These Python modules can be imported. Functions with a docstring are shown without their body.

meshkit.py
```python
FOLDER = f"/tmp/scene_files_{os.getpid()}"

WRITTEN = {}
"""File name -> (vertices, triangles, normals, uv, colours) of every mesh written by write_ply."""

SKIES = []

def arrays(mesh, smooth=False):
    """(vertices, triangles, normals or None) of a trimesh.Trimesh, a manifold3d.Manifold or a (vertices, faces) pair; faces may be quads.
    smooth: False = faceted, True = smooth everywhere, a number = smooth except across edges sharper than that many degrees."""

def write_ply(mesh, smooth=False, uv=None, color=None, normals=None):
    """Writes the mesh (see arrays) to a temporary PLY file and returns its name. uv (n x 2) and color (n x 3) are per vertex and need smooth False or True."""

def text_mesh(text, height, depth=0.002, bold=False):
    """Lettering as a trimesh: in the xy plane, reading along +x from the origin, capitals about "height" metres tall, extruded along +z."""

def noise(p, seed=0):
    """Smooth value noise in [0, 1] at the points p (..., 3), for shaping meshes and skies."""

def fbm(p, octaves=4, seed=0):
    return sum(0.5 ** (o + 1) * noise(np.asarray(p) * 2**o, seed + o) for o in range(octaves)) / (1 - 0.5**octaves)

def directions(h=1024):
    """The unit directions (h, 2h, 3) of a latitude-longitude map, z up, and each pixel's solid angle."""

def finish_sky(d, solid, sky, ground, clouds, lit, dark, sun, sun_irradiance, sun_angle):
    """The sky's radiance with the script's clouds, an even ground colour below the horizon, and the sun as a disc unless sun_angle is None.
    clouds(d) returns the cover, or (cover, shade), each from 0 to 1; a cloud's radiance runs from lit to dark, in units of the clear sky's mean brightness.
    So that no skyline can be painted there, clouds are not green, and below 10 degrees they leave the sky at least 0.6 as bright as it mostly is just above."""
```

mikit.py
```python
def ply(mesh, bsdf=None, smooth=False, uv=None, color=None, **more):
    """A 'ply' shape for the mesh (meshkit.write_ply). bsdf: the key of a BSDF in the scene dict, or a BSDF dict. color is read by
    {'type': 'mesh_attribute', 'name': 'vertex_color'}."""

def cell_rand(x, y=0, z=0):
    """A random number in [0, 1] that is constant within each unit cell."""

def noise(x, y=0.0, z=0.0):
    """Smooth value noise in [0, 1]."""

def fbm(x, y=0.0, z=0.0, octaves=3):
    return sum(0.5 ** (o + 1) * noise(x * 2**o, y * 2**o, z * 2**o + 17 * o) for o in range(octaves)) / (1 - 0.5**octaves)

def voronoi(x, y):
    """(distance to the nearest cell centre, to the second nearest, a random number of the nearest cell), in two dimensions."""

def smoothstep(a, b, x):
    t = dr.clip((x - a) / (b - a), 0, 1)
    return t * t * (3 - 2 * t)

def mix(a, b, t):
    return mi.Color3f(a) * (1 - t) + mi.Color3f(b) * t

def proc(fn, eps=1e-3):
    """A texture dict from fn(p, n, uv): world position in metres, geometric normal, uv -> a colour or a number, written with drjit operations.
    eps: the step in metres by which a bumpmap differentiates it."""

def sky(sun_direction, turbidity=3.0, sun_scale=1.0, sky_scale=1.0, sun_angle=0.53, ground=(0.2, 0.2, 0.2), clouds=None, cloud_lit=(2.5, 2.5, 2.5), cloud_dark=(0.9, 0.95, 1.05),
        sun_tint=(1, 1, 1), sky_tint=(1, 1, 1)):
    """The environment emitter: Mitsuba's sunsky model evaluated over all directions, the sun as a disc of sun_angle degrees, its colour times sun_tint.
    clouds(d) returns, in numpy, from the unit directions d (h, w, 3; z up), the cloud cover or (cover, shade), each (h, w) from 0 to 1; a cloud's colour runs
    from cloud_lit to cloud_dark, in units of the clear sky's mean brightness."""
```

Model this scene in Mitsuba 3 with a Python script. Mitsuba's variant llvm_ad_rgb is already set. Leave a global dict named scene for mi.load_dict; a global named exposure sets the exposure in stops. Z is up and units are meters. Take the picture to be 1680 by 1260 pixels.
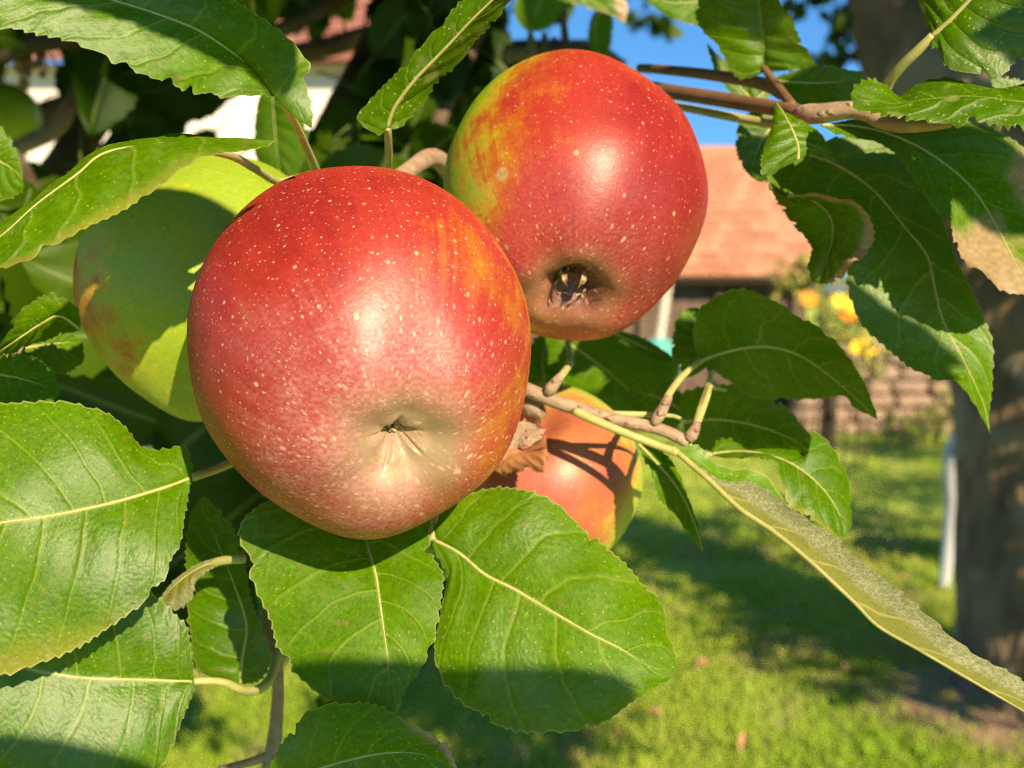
import math, random
import numpy as np, trimesh, mitsuba as mi, drjit as dr
from scipy.interpolate import Akima1DInterpolator, PchipInterpolator
import mikit, meshkit
from mikit import noise, fbm, voronoi, cell_rand, smoothstep, mix

# ------------------------------------------------------------------ camera, sky, exposure
FPX = 1801.0                                   # focal length in photograph pixels (1680 wide)
CAM = np.array([0.0, 0.0, 1.5])
PITCH = math.atan(150 / FPX)
RT = np.array([1.0, 0, 0])
FW = np.array([0, math.cos(PITCH), -math.sin(PITCH)])
UP = np.array([0, math.sin(PITCH), math.cos(PITCH)])
exposure = 2.5
SUN_CAM = np.array([.35, .40, .85])
SUN_CAM = SUN_CAM / np.linalg.norm(SUN_CAM)
SUN = SUN_CAM[0] * RT + SUN_CAM[1] * UP - SUN_CAM[2] * FW
scene, labels = {'type': 'scene'}, {}
scene['camera'] = {
    'type': 'thinlens', 'fov': 50.0, 'fov_axis': 'x', 'near_clip': 0.01, 'far_clip': 2000.0,
    'aperture_radius': 0.0011, 'focus_distance': 0.240,
    'to_world': mi.ScalarTransform4f().look_at(origin=CAM.tolist(), target=(CAM + FW).tolist(), up=[0, 0, 1])}
scene['daylight'] = mikit.sky(SUN.tolist(), turbidity=2.4, sun_tint=(1.0, 0.99, 0.95), sky_tint=(0.34, 0.66, 1.04), ground=(0.10, 0.13, 0.05))


def P(x, y, d):
    """point seen at photograph pixel x, y at depth d metres"""
    return CAM + d * (FW + RT * (x - 840) / FPX + UP * (630 - y) / FPX)


def C(X, Y, Z):
    """camera axes (right, up, forward) to world"""
    return CAM + RT * X + UP * Y + FW * Z


# ------------------------------------------------------------------ helpers
def numbered(name):
    if name not in USED:
        USED[name] = 0
        return name
    USED[name] += 1
    return f'{name}_{USED[name]:03d}'


USED = {}


def thing(name, label, cat=None, group=None, kind=None):
    key = numbered(name)
    labels[key] = {'label': label}
    if cat:
        labels[key]['category'] = cat
    if group:
        labels[key]['group'] = group
    if kind:
        labels[key]['kind'] = kind
    return key


def put(parent, name, shape, label=None, kind=None):
    key = numbered(parent + '__' + name)
    scene[key] = shape
    if label or kind:
        labels[key] = {}
        if label:
            labels[key]['label'] = label
        if kind:
            labels[key]['kind'] = kind
    return key


def spline(pts, n):
    """n points evenly spaced along a smooth curve through pts"""
    pts = np.asarray(pts, float)
    s = np.r_[0, np.cumsum(np.linalg.norm(np.diff(pts, axis=0), axis=1))]
    keep = np.r_[True, np.diff(s) > 1e-9]
    pts, s = pts[keep], s[keep]
    if len(pts) < 3:
        f = lambda q: np.stack([np.interp(q, s, pts[:, k]) for k in range(pts.shape[1])], -1)
    else:
        g = Akima1DInterpolator(s, pts)
        f = lambda q: g(np.clip(q, s[0], s[-1]))
    q = np.linspace(0, s[-1], n * 4)
    c = f(q)
    a = np.r_[0, np.cumsum(np.linalg.norm(np.diff(c, axis=0), axis=1))]
    u = np.interp(np.linspace(0, a[-1], n), a, q)
    return f(u)


def tube(pts, radii, n=12, steps=None, cap=True, rough=0.0, seed=0):
    pts = np.asarray(pts, float)
    steps = steps or max(8, 6 * len(pts))
    c = spline(pts, steps)
    s0 = np.r_[0, np.cumsum(np.linalg.norm(np.diff(pts, axis=0), axis=1))]
    s1 = np.r_[0, np.cumsum(np.linalg.norm(np.diff(c, axis=0), axis=1))]
    radii = np.atleast_1d(radii)
    r = np.interp(s1 / s1[-1], s0 / s0[-1] if len(radii) == len(pts) else np.linspace(0, 1, len(radii)), radii)
    t = np.gradient(c, axis=0)
    t /= np.linalg.norm(t, axis=1, keepdims=True)
    ref = np.array([0.31, 0.2, 0.93]) if abs(t[0] @ [0.31, 0.2, 0.93]) < .9 else np.array([1.0, 0, 0])
    v, ang = [], np.linspace(0, 2 * np.pi, n, endpoint=False)
    a = np.cross(t[0], ref); a /= np.linalg.norm(a)
    for i in range(steps):
        a = a - t[i] * (a @ t[i]); a /= np.linalg.norm(a)
        b = np.cross(t[i], a)
        v.append(c[i] + r[i] * (np.cos(ang)[:, None] * a + np.sin(ang)[:, None] * b))
    v = np.array(v)
    if rough:
        ax = c[:, None, :]
        k = meshkit.fbm(v * (1.2 / max(r.max(), 1e-6)), 4, seed) - .5
        v = ax + (v - ax) * (1 + rough * k[..., None])
    v = v.reshape(-1, 3)
    f = []
    for i in range(steps - 1):
        for j in range(n):
            k = (j + 1) % n
            f.append([i * n + j, i * n + k, (i + 1) * n + k, (i + 1) * n + j])
    f = np.array(f)
    f = np.vstack([f[:, [0, 1, 2]], f[:, [0, 2, 3]]])
    if cap:
        m = len(v)
        v = np.vstack([v, c[0], c[-1]])
        j = np.arange(n); k = (j + 1) % n
        f = np.vstack([f, np.stack([np.full(n, m), k, j], 1), np.stack([np.full(n, m + 1), (steps - 1) * n + j, (steps - 1) * n + k], 1)])
    return trimesh.Trimesh(v, f, process=False)


def box(x0, x1, y0, y1, z0, z1):
    m = trimesh.creation.box(extents=(x1 - x0, y1 - y0, z1 - z0))
    m.apply_translation(((x0 + x1) / 2, (y0 + y1) / 2, (z0 + z1) / 2))
    return m


def rgb(*c):
    return {'type': 'rgb', 'value': list(c)}


# ------------------------------------------------------------------ materials
def leaf_lines(uv):
    k = dr.floor(uv.x / 2)
    t = uv.x - 2 * k
    m = dr.floor((uv.y + 2) / 4)
    s = uv.y - 4 * m
    a = dr.abs(s)
    n = 5.6 + 2.4 * cell_rand(k, 5)
    ph = t * n - a * (1.0 + .9 * a * .5) + dr.select(s > 0, 0.45, 0.0) + .55 * noise(t * 4.3 + 3, dr.select(s > 0, 5.0, 0.0), k) + .16 * noise(t * 13, a * 5, k)
    d = dr.abs(ph - dr.floor(ph) - 0.5)
    return k, t, m, s, a, d


def leaf_net(t, s):
    f1, f2, w = voronoi(t * 84 + 3, s * 29 + 40)
    return f2 - f1, w


def leaf_color(p, n, uv):
    k, t, m, s, a, d = leaf_lines(uv)
    r = cell_rand(k, 1)
    e, w = leaf_net(t, s)
    big = fbm(p.x * 70, p.y * 70, p.z * 70)
    fine = noise(p.x * 900, p.y * 900, p.z * 900)
    c = mix((.046, .138, .0006), (.118, .255, .0010), dr.clip(.15 + .75 * big + .35 * (r - .5), 0, 1))
    c = c * (.82 + .36 * fine) * (.9 + .2 * w)
    c = mix(c, (.18, .31, .008), .36 * (1 - smoothstep(.03, .13, e)))          # fine net of veins
    vein = (1 - smoothstep(.010, .048, d)) * (1 - .55 * a) * (1 - smoothstep(.82, .98, a))
    c = mix(c, (.26, .36, .04), .6 * vein)
    c = mix(c, (.34, .40, .09), .8 * (1 - smoothstep(.008, .03, a)) * (1 - .5 * t))
    # yellowed / brown margins and blotches by kind
    edge = smoothstep(.74, 1.0, a + .25 * (big - .5))
    c = mix(c, (.36, .33, .05), edge * dr.select(m == 1, .62 * smoothstep(-.1, .5, s) * smoothstep(.15, .6, t), .05))
    c = mix(c, (.46, .47, .17), .5 * smoothstep(.978, .994, a))
    br = smoothstep(.62, .74, dr.select(m == 4, s * .85, .25 * a + .78 * t) - dr.select(m == 5, .16, 0.0) + .45 * (big - .5))
    c = mix(c, mix((.36, .23, .11), (.52, .38, .24), fine), br * dr.select(m >= 3, .92, 0.0))
    # pale specks (hairs, dust, mildew)
    q = p * 620
    ci = [dr.floor(v) for v in (q.x, q.y, q.z)]
    hx = [v - f - .2 - .6 * cell_rand(*ci[::-1], ) for v, f in zip((q.x, q.y, q.z), ci)]
    dot = 1 - smoothstep(.10, .20, dr.sqrt(hx[0] * hx[0] + hx[1] * hx[1] + hx[2] * hx[2]))
    c = mix(c, (.42, .48, .16), dot * dr.select(m == 2, .95, .55) * smoothstep(.35, .6, big + dr.select(m == 2, .25, 0.0)))
    mil = smoothstep(.60, .75, fbm(p.x * 140 + 9, p.y * 140, p.z * 140))
    c = mix(c, (.34, .38, .14), mil * dr.select(m == 2, .6, .10))
    spot = smoothstep(.86, .90, noise(p.x * 330, p.y * 330 + 5, p.z * 330))
    c = mix(c, (.24, .17, .05), spot * .35)
    return c


def leaf_height(p, n, uv):
    k, t, m, s, a, d = leaf_lines(uv)
    r1 = dr.abs(noise(t * 120, s * 42, k) - .5)
    r2 = dr.abs(noise(t * 260 + 9, s * 90, k) - .5)
    return .00026 * r1 + .00012 * r2 + .00016 * smoothstep(0, .10, d)


def leaf_gloss(p, n, uv):
    return .006 + .034 * smoothstep(.38, .66, fbm(p.x * 38, p.y * 38, p.z * 38, octaves=2))


def under_color(p, n, uv):
    k, t, m, s, a, d = leaf_lines(uv)
    e, w = leaf_net(t, s)
    felt = fbm(p.x * 2300, p.y * 2300, p.z * 2300)
    up = smoothstep(.30, .60, a + .25 * (noise(p.x * 160, p.y * 160, p.z * 160) - .5))
    c = mix(mix((.15, .18, .025), (.24, .25, .06), felt), mix((.20, .23, .09), (.40, .41, .25), smoothstep(.2, .8, felt + .2 * (1 - smoothstep(.0, .2, e)) - .08)), up)
    c = mix(c, (.40, .38, .13), .6 * (1 - smoothstep(.02, .06, d)) * (1 - up))
    return c


def under_height(p, n, uv):
    k, t, m, s, a, d = leaf_lines(uv)
    e, w = leaf_net(t, s)
    return .00012 * (1 - smoothstep(0, .3, e)) + .00018 * fbm(p.x * 1500, p.y * 1500, p.z * 1500)


def leafy(color, height, gloss, rough, trans, eps=4e-4):
    thin = {'type': 'principledthin', 'base_color': mikit.proc(color), 'roughness': .5, 'diff_trans': trans, 'eta': 1.4, 'spec_trans': 0.0}
    if not gloss:
        b = thin
    else:
        b = {'type': 'blendbsdf', 'weight': gloss, 'a': thin,
             'b': {'type': 'twosided', 'bsdf': {'type': 'roughconductor', 'material': 'none', 'alpha': rough, 'specular_reflectance': rgb(.95, .97, 1.0)}}}
    if height is None:
        return b
    return {'type': 'bumpmap', 'h': mikit.proc(height, eps=eps), 'scale': 1.0, 'b': b}


scene['leaf'] = leafy(leaf_color, leaf_height, mikit.proc(leaf_gloss), .23, .55)
scene['leaf_two'] = {'type': 'twosided', 'a': {'type': 'principled', 'base_color': mikit.proc(leaf_color), 'roughness': .45, 'specular': .4},
                     'b': {'type': 'bumpmap', 'h': mikit.proc(under_height, eps=4e-4), 'scale': 1.0, 'b': {'type': 'principled', 'base_color': mikit.proc(under_color), 'roughness': .7, 'specular': .2}}}
scene['leaf_under'] = leafy(under_color, under_height, 0, .5, .4)


def far_leaf_color(p, n, uv):
    k = dr.floor(uv.x / 2)
    t = uv.x - 2 * k
    a = dr.abs(uv.y)
    big = fbm(p.x * 9, p.y * 9, p.z * 9, octaves=2)
    c = mix((.018, .054, .0015), (.066, .132, .004), dr.clip(2.2 * (big - .5) + .5, 0, 1))  # green darkened so deep shade is painted into the far foliage
    return mix(c, (.20, .27, .07), .7 * (1 - smoothstep(.02, .09, a)))


scene['leaf_far'] = leafy(far_leaf_color, None, .015, .3, .5)


def stalk_color(p, n, uv):
    b = fbm(p.x * 260, p.y * 260, p.z * 260)
    return mix((.30, .32, .08), (.55, .51, .23), b)


def twig_color(p, n, uv):
    b = fbm(p.x * 330, p.y * 330, p.z * 330)
    g = noise(p.x * 60, p.y * 60, p.z * 60)
    return mix(mix((.24, .15, .10), (.50, .38, .27), b), (.33, .13, .12), smoothstep(.55, .85, g) * .6)


def brown_twig_color(p, n, uv):
    b = fbm(p.x * 300, p.y * 300, p.z * 300)
    return mix((.12, .055, .03), (.28, .16, .09), b)


def limb_color(p, n, uv):
    b = fbm(p.x * 55, p.y * 55, p.z * 55)
    g = smoothstep(.55, .75, fbm(p.x * 22, p.y * 22, p.z * 14))
    return mix(mix((.035, .024, .016), (.16, .115, .075), b), (.22, .22, .16), g * .5)


def rough_bsdf(fn, rough=.7, height=None, spec=.4, eps=1e-3, **kw):
    b = {'type': 'principled', 'base_color': mikit.proc(fn) if callable(fn) else rgb(*fn), 'roughness': rough, 'specular': spec, **kw}
    if height is not None:
        b = {'type': 'bumpmap', 'h': mikit.proc(height, eps=eps), 'scale': 1.0, 'b': b}
    return {'type': 'twosided', 'bsdf': b}


scene['stalk'] = rough_bsdf(stalk_color, .55)
def twig_height(p, n, uv):
    return .0005 * fbm(p.x * 420, p.y * 420, p.z * 420) + .0006 * smoothstep(.72, .8, noise(p.x * 700, p.y * 700, p.z * 700))


scene['twig'] = rough_bsdf(twig_color, .6, height=twig_height, eps=3e-4)
scene['brown_twig'] = rough_bsdf(brown_twig_color, .45)
scene['limb'] = rough_bsdf(limb_color, .85)


def dry_color(p, n, uv):
    b = fbm(p.x * 220, p.y * 220, p.z * 220)
    return mix((.22, .07, .025), (.50, .24, .11), b)


scene['dry_leaf_skin'] = rough_bsdf(dry_color, .6)

# ------------------------------------------------------------------ leaves
LEAF_NO = [0]


def leaf_mesh(mid, A, B, style=0, camber=.10, pucker=.00042, teeth=.0007, wave=.0010, nt=260, ns=12, seed=0, tooth_len=.0031, side=1):
    """A leaf from three 3-D curves (base to tip): midrib, one margin, the other margin. Returns mesh, uv, midrib points."""
    LEAF_NO[0] += 1
    k = LEAF_NO[0]
    M = spline(mid, nt)
    E = [spline(np.vstack([mid[0], A, mid[-1]]), nt), spline(np.vstack([mid[0], B, mid[-1]]), nt)]
    t = np.linspace(0, 1, nt)
    tan = np.gradient(M, axis=0)
    view = M - CAM
    cols, us, vs = [], [], []
    for sg, e in ((-1, E[0]), (1, E[1])):
        w = e - M
        wl = np.linalg.norm(w, axis=1, keepdims=True)
        nrm = np.cross(tan, w) * sg
        nrm /= np.linalg.norm(nrm, axis=1, keepdims=True) + 1e-12
        mean = nrm[nt // 4: 3 * nt // 4].mean(0)
        if mean @ view[nt // 2] > 0:
            nrm = -nrm
        nrm = nrm * side
        # smooth the normals along the leaf
        ker = np.ones(21) / 21
        nrm = np.stack([np.convolve(np.pad(nrm[:, c], 10, mode='edge'), ker, 'valid') for c in range(3)], -1)
        nrm /= np.linalg.norm(nrm, axis=1, keepdims=True) + 1e-12
        length = np.linalg.norm(np.diff(e, axis=0), axis=1).sum()
        gn = np.random.default_rng(int(seed) * 7 + (3 if sg > 0 else 5))
        bite = np.zeros(nt)
        for _ in range(int(gn.integers(2, 5))):
            tc = gn.uniform(.15, .9)
            bite += gn.uniform(.0004, .0016) * np.exp(-np.abs((t - tc) / gn.uniform(.008, .022)) ** 3)
        nteeth = max(6, length / tooth_len)
        ph = t * nteeth + .8 * np.sin(t * 17 + seed + sg)
        fr = ph - np.floor(ph)
        amp = .25 + 1.5 * meshkit.noise(np.stack([np.floor(ph), np.full(nt, seed + 3.3), np.full(nt, sg * 7.7)], -1))
        saw = np.where(fr < .8, (fr / .8) ** 1.35, (1 - fr) / .2) * amp
        for s in np.linspace(0, 1, ns)[(1 if sg > 0 else 0):]:
            p = M + w * s
            p = p + nrm * (camber * wl * 4 * s * (1 - s) * .5)
            phv = t * 7 - s * (1 + .45 * s) + (.45 if sg > 0 else 0)
            pk = pucker * (.5 - .5 * np.cos(2 * np.pi * (phv - .0))) * np.sin(np.pi * min(1, s * 1.15)) ** .6 if 0 < s < 1 else 0 * t
            fade = np.clip(wl[:, 0] / .008, 0, 1)
            p = p + nrm * (pk * fade)[:, None]
            und = meshkit.fbm(p * 95 + seed, 3) - .5
            p = p + nrm * (.0013 * und * min(1, 3 * s) * fade)[:, None]
            wv = meshkit.fbm(np.stack([t * 7 + seed * 1.7, np.full(nt, 3.1 * sg), np.full(nt, seed * .37)], -1), 2) - .5
            p = p + nrm * (wave * 2 * wv * s ** 2 * fade)[:, None]
            bl = np.clip((s - .8) / .2, 0, 1) ** 1.5
            p = p + w / (wl + 1e-9) * ((teeth * (saw - .5) - (bite if teeth > .0006 else 0)) * bl * np.clip(wl[:, 0] / .003, 0, 1))[:, None]
            cols.append((sg * s, p))
    cols.sort(key=lambda c: c[0])
    nc = len(cols)
    V = np.stack([c[1] for c in cols], 1).reshape(-1, 3)
    U = np.stack([np.repeat(t * .999 + 2 * k, nc), np.tile([c[0] + 4 * style for c in cols], nt)], -1)
    i, j = np.meshgrid(np.arange(nt - 1), np.arange(nc - 1), indexing='ij')
    q = (i * nc + j).ravel()
    F = np.vstack([np.stack([q, q + 1, q + nc + 1], 1), np.stack([q, q + nc + 1, q + nc], 1)])
    return trimesh.Trimesh(V, F, process=False), U, M


def px(curve, d, off=0.0, lobe=True):
    """pixel curve -> points; d = depths spread along the curve; off = extra depth that swells mid-way"""
    c = np.array([q[:2] for q in curve], float)
    s = np.r_[0, np.cumsum(np.linalg.norm(np.diff(c, axis=0), axis=1))]
    s /= s[-1]
    dd = np.interp(s, np.linspace(0, 1, len(d)), d)
    dd = dd + off * np.minimum(1, 1.6 * np.sin(np.pi * np.clip(s, 0, 1)))
    return np.array([P(x, y, z) for (x, y), z in zip(c, dd)])


def leaf(branch, mid, A, B, d, oa=0.0, ob=0.0, label=None, style=0, bsdf='leaf', rib=.00055, name='leaf', side=1, flip=False, **kw):
    m3 = px(mid, d)
    a3 = px([mid[0]] + A + [mid[-1]], d, oa)[1:-1]
    b3 = px([mid[0]] + B + [mid[-1]], d, ob)[1:-1]
    mesh, uv, M = leaf_mesh(m3, a3, b3, style, seed=LEAF_NO[0], side=side, **kw)
    if flip:
        mesh = trimesh.Trimesh(mesh.vertices, mesh.faces[:, ::-1], process=False)
    key = put(branch, name, mikit.ply(mesh, bsdf, smooth=True, uv=uv), label)
    if rib:
        view = (M - CAM) / np.linalg.norm(M - CAM, axis=1, keepdims=True)
        put(key, 'midrib', mikit.ply(tube(M[2:-4:6] + view[2:-4:6] * rib * .35, np.linspace(rib, rib * .25, len(M[2:-4:6])), 8, 60), 'stalk', smooth=True))
    return key


def stalk(parent, pts, r, name='petiole', bsdf='stalk', label=None, **kw):
    return put(parent, name, mikit.ply(tube([P(*q) for q in pts], r, 12, **kw), bsdf, smooth=True), label)


# ================================================================== THE SETTING (far)
exec_far = True
GZ = 0.0


def lawn_color(p, n, uv):
    b = fbm(p.x * 1.3, p.y * 1.3)
    f = fbm(p.x * 14, p.y * 14)
    c = mix((.18, .30, .02), (.40, .50, .09), b)
    c = mix(c, (.40, .35, .15), .55 * smoothstep(.5, .75, f))
    return c


scene['lawn_mat'] = rough_bsdf(lawn_color, .9, spec=.1)
gm = trimesh.creation.box(extents=(1, 1, 1))
xs = np.r_[-400, -60, np.linspace(-12, 12, 121), 60, 400]
ys = np.r_[-400, -40, np.linspace(-3, 20, 116), 60, 400]
gx, gy = np.meshgrid(xs, ys, indexing='ij')
inn = (np.abs(gx) < 12) & (gy > -3) & (gy < 20)
gz = np.where(inn, (meshkit.fbm(np.stack([gx * .8, gy * .8, 0 * gx], -1), 3) - .5) * .07, 0)
V = np.stack([gx, gy, gz], -1).reshape(-1, 3)
ny = len(ys)
i, j = np.meshgrid(np.arange(len(xs) - 1), np.arange(ny - 1), indexing='ij')
q = (i * ny + j).ravel()
F = np.vstack([np.stack([q, q + ny, q + ny + 1], 1), np.stack([q, q + ny + 1, q + 1], 1)])
scene['lawn'] = mikit.ply(trimesh.Trimesh(V, F, process=False), 'lawn_mat', smooth=True)
labels['lawn'] = {'label': 'sunlit garden lawn with patches of shade behind the apples', 'kind': 'structure'}
USED['lawn'] = 0

# grass blades: nobody could count them
rng = np.random.default_rng(4)


def blades(n, x0, x1, y0, y1, hmin, hmax):
    px_ = rng.uniform(x0, x1, n); py_ = y0 + (y1 - y0) * rng.uniform(0, 1, n) ** 1.5
    dens = meshkit.fbm(np.stack([px_ * 2.2, py_ * 2.2, 0 * px_], -1), 3)
    ok = dens > rng.uniform(.05, .55, n)
    px_, py_ = px_[ok], py_[ok]
    n = len(px_)
    pz_ = (meshkit.fbm(np.stack([px_ * .8, py_ * .8, 0 * px_], -1), 3) - .5) * .07
    h = rng.uniform(hmin, hmax, n); a = rng.uniform(0, 2 * np.pi, n); w = rng.uniform(.003, .006, n)
    lean = rng.uniform(.2, 1.0, n) * h; b = rng.uniform(0, 2 * np.pi, n)
    base = np.stack([px_, py_, pz_ - .005], -1)
    wd = np.stack([np.cos(a), np.sin(a), 0 * a], -1) * w[:, None]
    ln = np.stack([np.cos(b) * lean, np.sin(b) * lean, h], -1)
    v = np.stack([base - wd, base + wd, base + ln * .55 - wd * .7 + np.stack([0 * h, 0 * h, h * .12], -1), base + ln * .55 + wd * .7 + np.stack([0 * h, 0 * h, h * .12], -1), base + ln], 1)
    f = np.array([[0, 1, 3], [0, 3, 2], [2, 3, 4]])
    F = (np.arange(n)[:, None, None] * 5 + f[None]).reshape(-1, 3)
    return trimesh.Trimesh(v.reshape(-1, 3), F, process=False)


def grass_color(p, n, uv):
    b = fbm(p.x * 2.0, p.y * 2.0)
    c = mix((.26, .44, .03), (.52, .63, .10), b)
    return mix(c, (.50, .45, .18), smoothstep(.45, .75, fbm(p.x * 5 + 3, p.y * 5)) * .7)


scene['grass_mat'] = {'type': 'principledthin', 'base_color': mikit.proc(grass_color), 'roughness': .5, 'diff_trans': .6}
scene['grass'] = mikit.ply(trimesh.util.concatenate([blades(80000, -1.6, 3.4, 2.6, 6.5, .03, .07), blades(50000, -2.5, 5, 6.0, 12.5, .03, .08)]), 'grass_mat')
labels['grass'] = {'label': 'short blades of lawn grass in sun and shade', 'category': 'grass', 'kind': 'stuff'}
USED['grass'] = 0


# ---- low shed with tiled roof
def tile_color(p, n, uv):
    c = cell_rand(dr.floor(p.x / .19), dr.floor(p.z / .1))
    return mix((.40, .17, .095), (.55, .27, .16), .25 + .35 * c + .5 * fbm(p.x * 5, p.y * 5, p.z * 5))


def board_color(p, n, uv):
    b = noise(p.x * 7, p.z * 1.2)
    g = fbm(p.x * 90, p.y * 90, p.z * 4)
    return mix((.10, .07, .05), (.22, .16, .125), .5 * b + .5 * g)


scene['tile'] = rough_bsdf(tile_color, .8, spec=.2)
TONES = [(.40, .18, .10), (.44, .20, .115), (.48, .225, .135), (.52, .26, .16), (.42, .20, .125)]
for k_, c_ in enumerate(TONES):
    scene[f'tile_tone{k_}'] = rough_bsdf((lambda c: lambda p, n, uv: mix([.82 * v for v in c], [1.12 * v for v in c], fbm(p.x * 7, p.y * 7, p.z * 7)) * (1 + .35 * (1 - smoothstep(.10, .24, uv.y)) - .18 * smoothstep(.55, .72, uv.y)))(c_), .8, spec=.2)  # sunlit lower edge painted paler into the colour, upper end darker
scene['board'] = rough_bsdf(board_color, .85, spec=.2)
scene['dark_wood'] = rough_bsdf((.03, .022, .016), .8, spec=.2)
shed = thing('garden_shed', 'low wooden garden shed with orange tiled roof behind the upper red apple', 'shed')
SY = 12.6
ang = .05                                        # the shed is turned a little


def shed_pt(u, v, w):
    """u along the eave, v into depth, w up"""
    return np.array([.4 + u * math.cos(ang) - v * math.sin(ang), SY + u * math.sin(ang) + v * math.cos(ang), w])


def shed_mesh(m):
    v = np.array(m.vertices)
    m = m.copy()
    m.vertices = np.stack([.4 + v[:, 0] * math.cos(ang) - v[:, 1] * math.sin(ang), SY + v[:, 0] * math.sin(ang) + v[:, 1] * math.cos(ang), v[:, 2]], -1)
    return m


EAVE, RIDGE, DEEP = 1.69, 3.30, 1.75
SU0, SU1 = -1.0, 3.25
SL = math.hypot(RIDGE - EAVE, DEEP)
put(shed, 'wall', mikit.ply(shed_mesh(box(SU0 + .15, SU1 - .15, .30, 3.0, 0, EAVE - .02)), 'dark_wood'))
for i_ in range(23):
    u0 = SU0 + .16 + i_ * .172
    put(shed, 'wall__board', mikit.ply(shed_mesh(box(u0, u0 + .160, .27, .30, .05, EAVE - .06 - .004 * (i_ % 3))), 'board'))
rows, colsn = 12, 22
tw = (SU1 - SU0) / colsn
roof = put(shed, 'roof', mikit.ply(shed_mesh(trimesh.Trimesh(*[(lambda v, f: (v, f))(
    np.array([[SU0, -.02, EAVE - .05], [SU1, -.02, EAVE - .05], [SU1, DEEP, RIDGE - .05], [SU0, DEEP, RIDGE - .05], [SU1, 2 * DEEP, EAVE - .05], [SU0, 2 * DEEP, EAVE - .05]]),
    np.array([[0, 1, 2], [0, 2, 3], [3, 2, 4], [3, 4, 5], [0, 5, 4], [0, 4, 1], [0, 3, 5], [1, 4, 2]]))][0], process=False)), 'dark_wood'))
ex = SL / rows
dirv = np.array([0, DEEP, RIDGE - EAVE]) / SL
nrv = np.array([0, -(RIDGE - EAVE), DEEP]) / SL
R_ = random.Random(5)
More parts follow.
